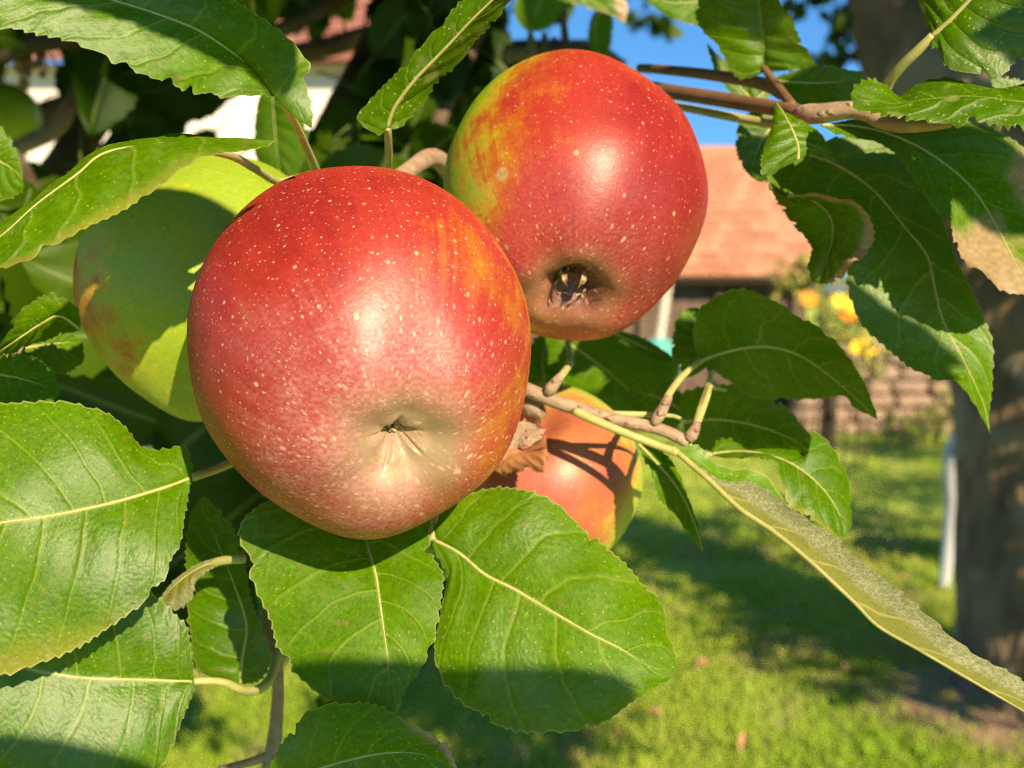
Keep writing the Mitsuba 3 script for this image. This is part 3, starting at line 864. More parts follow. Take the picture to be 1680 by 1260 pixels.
def apple(label, centre, R, H, calyx_dir, blush, bias, gain, olive=.6, bloom=.3, dots=.5, stalk_len=.62, streaks=.6, wash=0.0, up=1.0, spots=(), twist=0.0, seed=0, open_calyx=False, **kw):
    """calyx_dir, blush: directions in camera axes (right, up, towards the viewer)"""
    idx = len(AP)
    key = thing('apple', label, 'apple')
    cw = lambda v: RT * v[0] + UP * v[1] - FW * v[2]
    ez = -cw(np.array(calyx_dir, float)); ez /= np.linalg.norm(ez)
    ex_ = np.cross(UP, ez); ex_ /= np.linalg.norm(ex_)
    ey = np.cross(ez, ex_)
    c_, s_ = math.cos(twist), math.sin(twist)
    ex_, ey = ex_ * c_ + ey * s_, -ex_ * s_ + ey * c_
    Rm = np.stack([ex_, ey, ez], 1)
    b = cw(np.array(blush, float)); b /= np.linalg.norm(b)
    bl = Rm.T @ b
    AP.append(dict(bx=bl[0], by=bl[1], bz=bl[2], bias=bias, gain=gain, ax=ez[0], ay=ez[1], az=ez[2], olive=olive, bloom=bloom, dots=dots, pale=0.0 if open_calyx else 1.0, str=streaks, wash=wash))
    V, F, U, hmin, (hc, hs) = apple_mesh(R, H, idx, seed=seed, puckered=not open_calyx, **kw)
    for sx_, sy_, sr_ in spots:
        ray = P(sx_, sy_, 1.0) - CAM; ray /= np.linalg.norm(ray)
        oc = CAM - centre; b_ = oc @ ray
        hit = oc + ray * (-b_ - math.sqrt(max(0, b_ * b_ - oc @ oc + R * R)))
        l_ = Rm.T @ (hit / np.linalg.norm(hit))
        SPOTS.append((idx, tuple(float(q) for q in l_), sr_))
    st = np.eye(3) + (up - 1) * np.outer(UP, UP)
    T = lambda v: centre + (np.asarray(v) @ Rm.T) @ st
    mesh = trimesh.Trimesh(T(V), F, process=False)
    v, f, n = meshkit.arrays(mesh, True)
    n = n.reshape(-1, 241, 3)
    a_ = n[:, 0] + n[:, -1]; a_ /= np.linalg.norm(a_, axis=1, keepdims=True) + 1e-12
    n[:, 0] = a_; n[:, -1] = a_
    n[0] = -ez; n[-1] = ez
    path = meshkit.write_ply(mesh, True, U, None, normals=n.reshape(-1, 3))
    put(key, 'body', {'type': 'ply', 'filename': path, 'face_normals': False, 'bsdf': {'type': 'ref', 'id': 'apple_skin'}})
    # calyx: five dry sepals round a small dark well
    g = random.Random(seed + 5)
    ms = []
    for k in range(5):
        a = k * 2 * math.pi / 5 + g.uniform(-.2, .2)
        if not open_calyx:
            continue
        ln = R * (.135 if not open_calyx else .15) * g.uniform(.8, 1.15)
        wd = R * .034
        n_, m_ = 9, 5
        pts, fc = [], []
        for i_ in range(n_):
            t = i_ / (n_ - 1)
            up_ = (-.03 - .24 * t + .04 * t ** 3) * R
            rad = (.035 * R + ln * t) if not open_calyx else (.06 * R + ln * .45 * math.sin(t * 2.6 + .3 * k))
            for j_ in range(m_):
                q = (j_ / (m_ - 1) - .5) * 2
                w = wd * (1 - t) ** .6 * q * (1 + .3 * math.sin(9 * t + k))
                zz = up_ * -1 if open_calyx else -up_
                pts.append([rad * math.cos(a) - w * math.sin(a), rad * math.sin(a) + w * math.cos(a), hc - .012 * R + (zz * .35 if not open_calyx else up_) + .02 * R * abs(q) ** 2 * math.sin(5 * t + k)])
        for i_ in range(n_ - 1):
            for j_ in range(m_ - 1):
                q = i_ * m_ + j_
                fc += [[q, q + 1, q + m_ + 1], [q, q + m_ + 1, q + m_]]
        ms.append(trimesh.Trimesh(pts, fc, process=False))
    if not open_calyx:
        for k in range(6):
            a = .7 + k * 1.05 + g.uniform(-.2, .2)
            r0_ = R * g.uniform(.034, .055)
            up0 = hc - R * .075
            q_ = [[r0_ * math.cos(a), r0_ * math.sin(a), up0 + .01 * R], [.6 * r0_ * math.cos(a + .4), .6 * r0_ * math.sin(a + .4), up0 - .022 * R], [.25 * r0_ * math.cos(a + 1.0), .25 * r0_ * math.sin(a + 1.0), up0 + .004 * R]]
            ms.append(tube(q_, [.013 * R, .012 * R, .003 * R], 7, 10, rough=.6, seed=k))
    cal = put(key, 'calyx', mikit.ply(trimesh.Trimesh(T(tube([[0, 0, hc + .004], [0, 0, hc + (.0004 if not open_calyx else -.0004)]], [.05 * R, .03 * R], 12, 6).vertices), tube([[0, 0, 0], [0, 0, 1]], [1, 1], 12, 6).faces, process=False), 'calyx_dark', smooth=50))
    for m in ms:
        put(cal, 'sepal', mikit.ply(trimesh.Trimesh(T(m.vertices), m.faces, process=False), 'dry_sepal', smooth=True))
    sp_ = [[0, 0, hs - .002], [.0006, .0005, hs + .5 * stalk_len * R], [.002, .001, hs + stalk_len * R]]
    put(key, 'stem', mikit.ply(tube(T(sp_), [.0016, .0013, .0018], 10, 16), 'brown_twig', smooth=True))
    return key


def sepal_color(p, n, uv):
    return mix((.24, .17, .07), (.58, .52, .24), fbm(p.x * 700, p.y * 700, p.z * 700))


scene['sepal'] = rough_bsdf(sepal_color, .7)
scene['dry_sepal'] = rough_bsdf(lambda p, n, uv: mix((.09, .05, .025), (.46, .37, .22), smoothstep(.35, .7, fbm(p.x * 500, p.y * 500, p.z * 500))), .8)
scene['calyx_dark'] = rough_bsdf((.05, .025, .012), .8)
apple('large red apple in front with its pale calyx facing the viewer', P(597, 580, .2600), .0407, 1.03, (.31, -.50, .81), (-.70, .10, .30), .76, .40, olive=.70, bloom=.66, dots=1.0, up=1.045, streaks=.55, seed=1, cal=.25, calw=.20, boxy=.86)
apple('red apple with a yellow left edge, high up and right of the large front apple', P(936, 330, .312), .0374, 1.0, (-.02, -.76, .65), (.74, -.12, .52), .44, 1.02, up=1.05, streaks=.45, spots=((820, 283, .055), (946, 248, .022), (1112, 347, .02)), olive=.45, bloom=.25, dots=.62, seed=4, cal=.28, calw=.20, boxy=.85, open_calyx=True)
apple('green apple at the left, half in leaf shadow behind the large front apple', P(354, 477, .322), .0380, 1.02, (.15, -.95, .1), (-.95, .05, .15), -.44, .92, wash=.06, streaks=.15, olive=.0, bloom=.15, dots=.35, seed=7, stalk_len=.2)
apple('small red and yellow apple below the twig, behind a large leaf', P(885, 790, .352), .0318, .98, (.05, -.6, -.5), (-.1, .1, 1.0), -.30, 1.12, olive=0, bloom=.0, dots=.35, streaks=.15, wash=.20, seed=10, lobes=.008, stalk_len=.3)
apple('yellow apple cut off by the left edge among far leaves', P(8, 190, 1.22), .036, 1.0, (.1, -.9, .2), (-.3, .0, -1.0), -.5, .5, olive=0, bloom=0, seed=13)
scene['apple_skin'] = {'type': 'bumpmap', 'h': mikit.proc(apple_height, eps=2e-4), 'scale': 1.0,
                       'b': {'type': 'principled', 'base_color': mikit.proc(apple_color), 'roughness': .43, 'specular': .6, 'sheen': .12, 'sheen_tint': .6}}

# ================================================================== FOREGROUND TWIGS AND LEAVES
# ---- upper left
b0 = thing('apple_branch', 'leafy apple twig at the upper left with long leaves hanging over the apples', 'branch')
put(b0, 'twig', mikit.ply(tube([P(520, 285, .300), P(560, 320, .325), P(640, 300, .335), P(700, 260, .36), P(760, 330, .40)], [.0014, .0022, .0026, .003, .0035], 12), 'twig', smooth=True))
k = leaf(b0, [(462, 160), (440, 135), (412, 108), (385, 88), (315, 45), (200, 5), (60, -35), (-120, -70)],
         [(478, 172), (495, 195), (510, 212), (507, 160), (508, 112), (490, 80), (450, 42), (380, -2), (250, -60), (60, -100)],
         [(440, 158), (380, 160), (320, 155), (265, 135), (200, 108), (155, 84), (110, 64), (50, 52), (0, 45), (-60, 20)],
         (.232, .220, .212, .205), oa=.006, ob=-.004, label='large bright leaf across the top left corner, its upper side in shadow')
stalk(k, [(462, 158, .2325), (478, 190, .243), (498, 232, .266), (520, 285, .300)], [.0009, .0009, .001, .0013])
k = leaf(b0, [(345, 247), (300, 237), (230, 241), (160, 258), (130, 284), (60, 336), (0, 389), (-70, 432)],
         [(370, 235), (330, 226), (280, 225), (230, 229), (180, 238), (150, 255), (110, 287), (60, 331), (0, 372)],
         [(400, 238), (450, 235), (440, 243), (395, 247), (340, 254), (300, 275), (250, 310), (200, 342), (130, 378), (60, 420), (0, 443)],
         (.232, .226, .222, .215), oa=.012, ob=-.006, style=1, label='leaf with yellow toothed margin over the green apple at the left')
stalk(k, [(345, 247, .2325), (385, 258, .245), (420, 278, .268), (452, 298, .29), (520, 285, .300)], [.0009, .0009, .001, .001, .0012])
k = leaf(b0, [(636, 210), (650, 172), (690, 121), (730, 80), (775, 32), (840, -30), (900, -90)],
         [(618, 222), (600, 211), (585, 196), (592, 182), (620, 150), (663, 107), (707, 57), (757, 0), (820, -60)],
         [(650, 212), (668, 200), (693, 170), (720, 137), (757, 103), (777, 73), (817, 30), (838, 0), (880, -50)],
         (.285, .270, .255), oa=.004, ob=.006, style=2, label='narrow upright leaf with a pale midrib between the two red apples', camber=-.06)
stalk(k, [(636, 210, .285), (638, 250, .297), (636, 285, .312), (640, 300, .335)], [.0010, .0011, .0013, .0016])

leaf(b0, [(448, 150), (452, 220), (462, 305)], [(425, 165), (418, 205), (420, 250), (440, 290)], [(478, 170), (500, 205), (502, 250), (485, 290)], (.45, .45, .45), oa=.01, ob=-.01, style=0, rib=.0004, label='dull olive leaf between the two stalks behind the large front apple')

# ---- lower left
b1 = thing('apple_branch', 'apple twig at the lower left with two big leaves reaching in from the left edge', 'branch')
put(b1, 'twig', mikit.ply(tube([P(453, 1060, .318), P(456, 1140, .316), P(450, 1215, .314), P(438, 1290, .312), P(430, 1400, .31)], [.0016, .0017, .0021, .0024, .0026], 14), 'twig', smooth=True))
put(b1, 'side_twig', mikit.ply(tube([P(440, 1240, .313), P(410, 1250, .316), P(360, 1262, .32)], [.0014, .0012, .001], 10), 'twig', smooth=True))
k = leaf(b1, [(315, 783), (270, 800), (180, 826), (90, 845), (0, 858), (-100, 890), (-190, 950)],
         [(316, 765), (312, 748), (298, 732), (280, 736), (245, 737), (225, 725), (205, 700), (180, 680), (145, 667), (110, 660), (60, 659), (15, 660), (-60, 668), (-140, 760)],
         [(310, 810), (304, 845), (299, 880), (285, 920), (268, 952), (240, 986), (200, 1016), (150, 1050), (100, 1076), (45, 1096), (0, 1110), (-80, 1110), (-150, 1050)],
         (.276, .266, .258, .254), oa=.008, ob=-.004, style=1, rib=.0006, camber=.14, label='large glossy leaf with pale midrib at the left edge, below the green apple')
stalk(k, [(315, 783, .276), (338, 776, .280), (362, 767, .287), (420, 740, .31)], [.0011, .0010, .0011, .0013])
k = leaf(b1, [(318, 1118), (230, 1115), (150, 1113), (80, 1104), (0, 1085), (-100, 1080), (-180, 1100)],
         [(317, 1085), (312, 1050), (303, 1022), (288, 1008), (265, 985), (220, 950), (150, 930), (60, 930), (-60, 960)],
         [(316, 1140), (302, 1175), (282, 1225), (262, 1265), (220, 1310), (120, 1330), (0, 1300), (-100, 1220)],
         (.288, .278, .270, .265), oa=.004, ob=-.004, rib=.00055, camber=.14, label='veined leaf in the bottom left corner with a shadow along its lower side')
stalk(k, [(318, 1118, .288), (365, 1119, .292), (405, 1134, .298), (435, 1124, .306), (450, 1095, .314), (454, 1070, .318)], [.0009, .0010, .0012, .0014, .0014, .0014])
k = leaf(b1, [(395, 1122), (398, 1080), (405, 1030), (385, 960), (350, 870), (335, 815)],
         [(435, 1108), (445, 1070), (430, 1030), (414, 985), (404, 930), (390, 880), (362, 838)],
         [(350, 1114), (322, 1095), (312, 1040), (306, 990), (304, 930), (306, 870), (318, 833)],
         (.312, .310, .306), label='small green leaf seen through the gap below the front apple at the left')
k = leaf(b1, [(392, 920), (340, 926), (305, 945), (275, 972), (255, 1000)],
         [(380, 915), (340, 919), (305, 936), (278, 960)],
         [(345, 935), (320, 960), (322, 975), (308, 990), (290, 1003)],
         (.286, .292, .297), bsdf='leaf_under', label='pale folded leaf underside between the two big lower left leaves')
stalk(k, [(400, 917, .285), (360, 921, .289), (320, 935, .294)], [.0012, .0012, .0008])

# ---- lower middle
b2 = thing('apple_branch', 'apple twig below the large front apple with three broad leaves', 'branch')
put(b2, 'twig', mikit.ply(tube([P(714, 840, .288), P(720, 800, .306), P(740, 740, .33), P(800, 690, .345)], [.0012, .0016, .002, .0024], 12), 'twig', smooth=True))
k = leaf(b2, [(598, 795), (600, 880), (620, 960), (628, 1020), (637, 1080), (638, 1140), (632, 1185)],
         [(520, 800), (440, 820), (398, 850), (393, 885), (405, 925), (420, 970), (440, 1010), (455, 1060), (475, 1095), (500, 1120), (530, 1145), (560, 1160), (600, 1176)],
         [(660, 810), (705, 842), (706, 870), (705, 900), (724, 935), (729, 950), (722, 1000), (712, 1050), (700, 1082), (683, 1110), (668, 1130), (655, 1155), (645, 1172)],
         (.300, .276, .266, .261, .258), oa=.0, ob=.002, rib=.0006, label='pale green leaf directly below the front apple, crossed by the apple\'s shadow')
stalk(k, [(598, 797, .300), (640, 780, .312), (720, 800, .306)], [.0010, .0011, .0013])
k = leaf(b2, [(711, 886), (750, 905), (800, 945), (850, 970), (900, 1000), (960, 1035), (1010, 1060), (1060, 1090), (1108, 1108)],
         [(714, 860), (722, 845), (750, 820), (790, 803), (840, 800), (880, 810), (920, 830), (950, 860), (980, 885), (1010, 910), (1035, 935), (1060, 965), (1082, 975), (1090, 1000), (1100, 1050), (1110, 1085)],
         [(712, 905), (727, 930), (735, 950), (728, 980), (716, 1040), (712, 1075), (725, 1110), (745, 1140), (775, 1170), (810, 1190), (850, 1200), (910, 1203), (960, 1195), (1000, 1180), (1040, 1150), (1085, 1122)],
         (.282, .272, .266, .268), oa=.010, ob=-.002, rib=.0006, camber=.12, label='broad bright leaf with strong pale veins below the small apple, its lower half in shadow')
stalk(k, [(711, 887, .282), (710, 865, .284), (714, 840, .288)], [.0011, .0011, .0012])
k = leaf(b2, [(430, 1300), (520, 1262), (600, 1240), (680, 1235), (752, 1268)],
         [(455, 1230), (475, 1200), (500, 1172), (535, 1155), (570, 1153), (620, 1158), (650, 1172), (675, 1190), (715, 1203), (735, 1225)],
         [(500, 1340), (600, 1360), (700, 1330)],
         (.25, .246, .246), style=5, label='dark shaded leaf at the bottom edge with a brown crinkled tip')
stalk(k, [(430, 1300, .25), (400, 1350, .26), (425, 1400, .31)], [.0011, .0012, .0013])

# ---- right middle twig
b3 = thing('apple_branch', 'pale forked apple twig right of the front apple, crossing the small apple', 'branch')
put(b3, 'twig', mikit.ply(tube([P(700, 560, .345), P(800, 610, .325), P(868, 641, .308), P(935, 667, .305), P(1010, 688, .303), P(1075, 702, .302), P(1130, 727, .300)], [.0026, .0024, .0021, .0019, .0018, .0017, .0017], 14), 'twig', smooth=True))
put(b3, 'side_twig', mikit.ply(tube([P(942, 674, .302), P(1000, 700, .300), P(1060, 724, .299), P(1112, 743, .298)], [.0013, .0012, .0011, .0011], 12), 'stalk', smooth=True))
put(b3, 'side_twig', mikit.ply(tube([P(985, 680, .303), P(1020, 680, .305), P(1048, 680, .307), P(1100, 682, .312), P(1125, 692, .315)], [.0012, .0010, .0009, .0006, .0005], 10), 'stalk', smooth=True))
put(b3, 'stub', mikit.ply(tube([P(845, 640, .318), P(865, 660, .314), P(880, 672, .311), P(892, 682, .309)], [.0024, .0027, .0031, .0029, .0012], 16, 40, rough=.35), 'twig', smooth=True))
put(b3, 'bud', mikit.ply(tube([P(898, 645, .304), P(908, 632, .303), P(920, 617, .303)], [.0012, .0018, .0016, .0014, .0012], 12), 'twig', smooth=True))
put(b3, 'bud', mikit.ply(tube([P(1072, 695, .301), P(1082, 680, .300), P(1097, 650, .300)], [.0012, .0017, .0016, .0014, .0012], 12), 'twig', smooth=True))
put(b3, 'bud', mikit.ply(tube([P(1128, 722, .299), P(1138, 708, .299), P(1144, 692, .299)], [.0012, .0018, .0016, .0013, .0011], 12), 'twig', smooth=True))
k = leaf(b3, [(1108, 740), (1160, 785), (1210, 832), (1270, 873), (1330, 922), (1400, 987), (1440, 1027), (1500, 1062), (1560, 1097), (1620, 1132), (1680, 1167), (1770, 1225)],
         [(1130, 753), (1180, 786), (1205, 790), (1225, 788), (1257, 803), (1290, 828), (1330, 855), (1370, 880), (1400, 910), (1460, 957), (1520, 1007), (1560, 1042), (1600, 1072), (1660, 1103), (1720, 1150)],
         [(1145, 731), (1178, 763), (1205, 771), (1235, 772), (1262, 788), (1280, 815), (1320, 856), (1370, 892), (1400, 922), (1460, 970), (1520, 1018), (1560, 1052), (1600, 1082), (1660, 1113), (1720, 1160)],
         (.298, .270, .245, .225), oa=.001, ob=.016, bsdf='leaf_two', rib=.0008, teeth=.0006, side=-1, pucker=.0003, flip=True, tooth_len=.0042, camber=.22, label='long folded leaf at the lower right showing its pale felted underside')
stalk(k, [(1108, 740, .298), (1090, 735, .299)], [.0012, .0011])
k = leaf(b3, [(1150, 592), (1200, 575), (1270, 570), (1340, 600), (1400, 650), (1440, 688)],
         [(1138, 560), (1140, 530), (1150, 505), (1180, 483), (1215, 475), (1250, 485), (1300, 508), (1340, 533), (1380, 567), (1402, 600), (1425, 640)],
         [(1170, 610), (1190, 622), (1220, 643), (1270, 655), (1330, 657), (1385, 652), (1400, 668), (1415, 676)],
         (.335, .33, .325), oa=-.014, ob=.012, camber=-.04, label='dark oval leaf in shade right of the twig fork')
stalk(k, [(1150, 592, .335), (1130, 607, .325), (1105, 635, .31), (1085, 672, .30)], [.0009, .0009, .0010, .0012])
k = leaf(b3, [(1165, 746), (1230, 742), (1290, 757), (1340, 792), (1375, 840), (1386, 880)],
         [(1188, 717), (1204, 719), (1234, 735), (1285, 737), (1340, 750), (1336, 704), (1356, 724), (1376, 750), (1389, 778), (1397, 816), (1399, 854)],
         [(1200, 752), (1234, 749), (1274, 763), (1272, 783), (1282, 811), (1298, 836), (1336, 859), (1370, 882)],
         (.318, .312, .306), oa=.006, ob=-.006, style=1, wave=.003, label='crumpled sunlit leaf in front of the shaded lawn at the right')
stalk(k, [(1165, 746, .318), (1150, 745, .312), (1130, 732, .300)], [.0009, .0009, .0011])
k = leaf(b3, [(1120, 692), (1200, 690), (1280, 712), (1342, 748)],
         [(1130, 640), (1200, 632), (1270, 655), (1320, 700)],
         [(1150, 738), (1220, 748), (1290, 756)],
         (.36, .352, .345), ob=.006, oa=-.006, label='dark leaf with an orange spot below the dark oval leaf')
stalk(k, [(1195, 640, .352), (1180, 638, .340), (1166, 634, .322), (1160, 650, .31), (1143, 695, .299)], [.0005, .0006, .0007, .0009, .0011])
k = leaf(b3, [(1162, 600), (1150, 560), (1140, 505)],
         [(1125, 615), (1106, 590), (1103, 550), (1112, 517)],
         [(1185, 600), (1190, 550), (1170, 515)], (.345, .352, .356), rib=.0004, label='olive leaf peeping out left of the dark oval leaf')
stalk(k, [(1162, 602, .345), (1165, 622, .33), (1150, 668, .305), (1142, 697, .299)], [.0007, .0009, .001, .0011])
k = leaf(b3, [(1120, 676), (1080, 652), (1032, 643)], [(1105, 628), (1065, 614), (1040, 622)], [(1112, 700), (1060, 694), (1036, 668)], (.37, .37, .375), label='round dark leaf tip left of the forked petioles')
k = leaf(b3, [(1046, 727), (1082, 765), (1112, 803), (1136, 852), (1153, 906)],
         [(1072, 733), (1104, 758), (1123, 803), (1141, 852)],
         [(1054, 745), (1066, 775), (1080, 818), (1102, 840), (1126, 872)],
         (.308, .312, .318), oa=.004, ob=-.003, label='small narrow leaf hanging below the forked twig')
k = leaf(b3, [(930, 562), (985, 600), (1030, 640), (1062, 690)],
         [(975, 545), (1020, 552), (1060, 575), (1110, 588), (1098, 640)],
         [(915, 600), (935, 650), (985, 692)],
         (.40, .405, .41), label='olive green leaf behind the twig under the upper red apple')
stalk(k, [(930, 562, .40), (936, 590, .355), (926, 610, .312), (917, 621, .303)], [.0009, .0010, .0011])
k = leaf(b3, [(1002, 545), (1040, 562), (1108, 592)], [(1020, 542), (1060, 556), (1090, 574)], [(1012, 556), (1050, 580), (1085, 592)], (.385, .385, .38), label='dark green leaf tip under the upper red apple')
k = leaf(b3, [(900, 640), (890, 590), (905, 545)], [(868, 630), (860, 590), (880, 550)], [(945, 640), (940, 590), (925, 555)], (.42, .42, .42), label='shaded olive leaf in the gap between the two red apples')
dl = thing('dry_leaf', 'curled dry brown leaf lying on the small apple beside the front apple', 'leaf')
dm = leaf_mesh(px([(812, 772), (840, 752), (870, 742), (897, 735)], (.306, .304, .302)),
               px([(812, 752), (835, 733), (862, 734), (893, 719)], (.303, .306, .300)),
               px([(827, 783), (848, 775), (870, 770), (889, 778), (899, 754)], (.310, .304, .303, .300)), camber=.35, wave=.004, seed=77, teeth=.0018)
put(dl, 'blade', mikit.ply(dm[0], 'dry_leaf_skin', smooth=True, uv=dm[1]))
dm = leaf_mesh(px([(845, 690), (852, 710), (850, 735)], (.312, .306, .304)), px([(830, 700), (822, 725), (826, 750)], (.312, .306, .306)), px([(880, 700), (890, 718), (870, 732)], (.312, .304, .302)), camber=.2, wave=.003, seed=78)
put(dl, 'flap', mikit.ply(dm[0], 'twig', smooth=True, uv=dm[1]))

# ---- upper right
b4 = thing('apple_branch', 'apple twigs at the upper right with a bunch of curled leaves', 'branch')
put(b4, 'twig', mikit.ply(tube([P(1000, 130, .385), P(1085, 148, .362), P(1200, 166, .335), P(1312, 185, .308)], [.0022, .0024, .0023, .0022], 14), 'brown_twig', smooth=True))
put(b4, 'twig', mikit.ply(tube([P(1310, 185, .308), P(1330, 187, .304), P(1400, 181, .296), P(1440, 195, .292)], [.0020, .0029, .0024, .0020], 14), 'twig', smooth=True), 'pale pink swollen twig')
put(b4, 'twig', mikit.ply(tube([P(1050, 112, .40), P(1150, 121, .365), P(1240, 135, .345), P(1282, 152, .33)], [.0016, .0018, .0020, .0022], 14), 'brown_twig', smooth=True))
put(b4, 'twig', mikit.ply(tube([P(1080, 168, .37), P(1180, 188, .345), P(1262, 203, .33), P(1310, 200, .312)], [.0012, .0014, .0014, .0014], 12), 'stalk', smooth=True), 'thin yellowish twig')
put(b4, 'twig', mikit.ply(tube([P(1252, 110, .34), P(1270, 135, .332), P(1300, 175, .315)], [.0010, .0014, .0016], 12), 'brown_twig', smooth=True))
put(b4, 'twig', mikit.ply(tube([P(1430, 192, .293), P(1470, 206, .288), P(1510, 207, .284), P(1560, 200, .28)], [.0020, .0018, .0016, .0014], 14), 'twig', smooth=True), 'pale twig under the toothed leaf')
k = leaf(b4, [(1530, 60), (1565, 28), (1600, -10), (1660, -80)],
         [(1515, 25), (1500, -15), (1520, -60), (1580, -100)],
         [(1529, 76), (1540, 84), (1551, 107), (1570, 118), (1609, 121), (1630, 131), (1647, 124), (1656, 114), (1664, 101), (1690, 95), (1760, 40), (1760, -30)],
         (.274, .268, .262), oa=.008, ob=-.004, style=2, rib=.0009, label='mildewed leaf on a pale stalk in the top right corner')
stalk(k, [(1531, 59, .2742), (1495, 93, .278), (1467, 122, .283), (1450, 155, .29)], [.0012, .0013, .0014, .0015])
k = leaf(b4, [(1780, 175), (1690, 168), (1600, 158), (1520, 163), (1470, 170), (1430, 162), (1398, 150)],
         [(1740, 140), (1690, 136), (1640, 147), (1590, 136), (1560, 128), (1530, 133), (1500, 143), (1480, 158), (1472, 163), (1457, 146), (1440, 130), (1420, 128), (1404, 138)],
         [(1740, 240), (1690, 226), (1660, 212), (1620, 206), (1590, 202), (1550, 205), (1510, 199), (1470, 195), (1430, 185), (1405, 178), (1393, 162)],
         (.255, .265, .275), oa=.010, ob=-.004, style=2, rib=0, teeth=.0016, label='downy leaf with sharp pale teeth at the right edge near the top')
k = leaf(b4, [(1309, 263), (1308, 235), (1296, 205), (1273, 167)],
         [(1285, 275), (1256, 290), (1248, 275), (1250, 255), (1262, 215), (1270, 185)],
         [(1335, 254), (1374, 263), (1360, 240), (1345, 218), (1318, 202), (1300, 198), (1285, 185)],
         (.288, .292, .298), ob=.004, rib=.0004, camber=.12, label='small bright three-cornered leaf below the pink twig')
k = leaf(b4, [(1310, 250), (1380, 275), (1440, 320), (1490, 380), (1525, 430), (1533, 470), (1545, 520), (1580, 590), (1608, 650), (1625, 713)],
         [(1262, 285), (1265, 310), (1300, 330), (1385, 345), (1400, 400), (1388, 455), (1395, 490), (1420, 540), (1455, 570), (1490, 600), (1530, 622), (1570, 625), (1600, 665)],
         [(1400, 222), (1465, 236), (1515, 298), (1545, 350), (1562, 400), (1580, 445), (1605, 495), (1625, 540), (1632, 590), (1627, 640), (1622, 685)],
         (.322, .322, .312, .300), oa=-.004, ob=.004, style=0, rib=.0005, camber=-.08, label='big dark leaf curving down at the right with a sunlit pointed tip')
k = leaf(b4, [(1290, 322), (1340, 332), (1364, 360), (1364, 400), (1352, 440), (1345, 466)],
         [(1262, 300), (1275, 331), (1295, 364), (1314, 384), (1330, 404), (1325, 440), (1330, 458)],
         [(1340, 322), (1390, 328), (1420, 351), (1431, 398), (1415, 424), (1400, 430), (1385, 455)],
         (.316, .318, .322), oa=.006, ob=-.010, style=4, rib=.0005, camber=.2, label='olive leaf with a brown rolled margin left of the big dark leaf')
k = leaf(b4, [(1345, 206), (1450, 218), (1540, 262), (1610, 330), (1650, 400), (1690, 482)],
         [(1380, 222), (1440, 232), (1480, 262), (1510, 305), (1535, 345), (1557, 365), (1565, 400), (1585, 432), (1615, 445), (1630, 465), (1648, 478)],
         [(1420, 195), (1500, 190), (1600, 200), (1700, 260), (1760, 350), (1740, 440)],
         (.300, .300, .296, .292), oa=-.006, ob=.010, style=3, camber=-.08, label='dark leaf with a scorched pink tip at the right edge')
k = leaf(b4, [(1255, 118), (1252, 70), (1245, 0), (1240, -60)],
         [(1205, 124), (1198, 115), (1180, 80), (1150, 48), (1140, 20), (1170, -30)],
         [(1300, 115), (1337, 107), (1312, 60), (1300, 30), (1280, 5), (1265, -30)],
         (.340, .335, .33), oa=.004, ob=-.006, rib=0, camber=.10, label='folded leaf at the top edge against the sky, half in shadow')
k = leaf(b4, [(1265, 132), (1320, 136), (1370, 135), (1418, 117)], [(1300, 115), (1370, 108), (1380, 112)], [(1300, 168), (1350, 180), (1400, 165)], (.336, .33, .325), label='dark leaf above the pink twig')
k = leaf(b4, [(1262, 140), (1230, 160), (1180, 100), (1160, 70)], [(1230, 120), (1185, 95)], [(1250, 190), (1215, 170), (1175, 120)], (.36, .36, .36), label='dark narrow leaf left of the folded leaf')
k = leaf(b4, [(1290, 185), (1250, 230), (1232, 290)], [(1225, 188), (1207, 215), (1210, 255)], [(1330, 220), (1300, 270), (1260, 300)], (.365, .362, .36), label='dark olive leaf against the sky beside the upper red apple')
k = leaf(b4, [(1260, -60), (1190, -10), (1110, 5), (1046, -14)], [(1230, 40), (1160, 45), (1105, 32), (1070, 8)], [(1200, -90), (1110, -70)], (.37, .37, .37), label='broad dark leaf hanging in at the top edge above the blue sky')
k = leaf(b4, [(1700, 190), (1660, 150), (1625, 132)], [(1690, 140), (1655, 126)], [(1665, 190), (1635, 155)], (.30, .30, .30), rib=0, label='pale small leaf behind the toothed leaf')

b6 = thing('apple_branch', 'dark twig with leaves standing against the sky just above the upper red apple', 'branch')
put(b6, 'twig', mikit.ply(tube([P(830, 92, .62), P(880, 86, .61), P(930, 84, .6), P(975, 92, .6), P(1010, 118, .6)], [.0045, .004, .0035, .003, .0025], 12, rough=.3), 'limb', smooth=True))
put(b6, 'side_twig', mikit.ply(tube([P(926, -20, .6), P(925, 40, .6), P(931, 86, .6)], [.0022, .0020, .0026], 10), 'limb', smooth=True))
for bx_, by_ in ((872, 62), (895, 66), (912, 74)):
    put(b6, 'bud', mikit.ply(tube([P(bx_ + 4, 90, .605), P(bx_, by_ + 8, .605), P(bx_ - 3, by_ - 14, .605)], [.0028, .0032, .0022, .0008], 8, rough=.3), 'limb', smooth=True))
leaf(b6, [(905, -40), (882, 15), (872, 52)], [(858, -20), (843, 18), (856, 44)], [(930, -10), (915, 32), (892, 50)], (.58, .58, .58), label='dark blunt leaf against the sky at the top edge above the upper apple')
leaf(b6, [(990, 5), (976, 52), (986, 98)], [(968, 32), (964, 60), (971, 86)], [(1006, 38), (1004, 66), (997, 88)], (.59, .59, .59), label='narrow dark leaf against the sky above the upper red apple')
leaf(b6, [(880, -50), (965, -5), (1024, 40)], [(940, -50), (1000, -32), (1028, 4)], [(905, -8), (955, 12), (1000, 24)], (.50, .50, .50), style=3, label='brownish yellow leaf tip at the top edge above the upper apple')

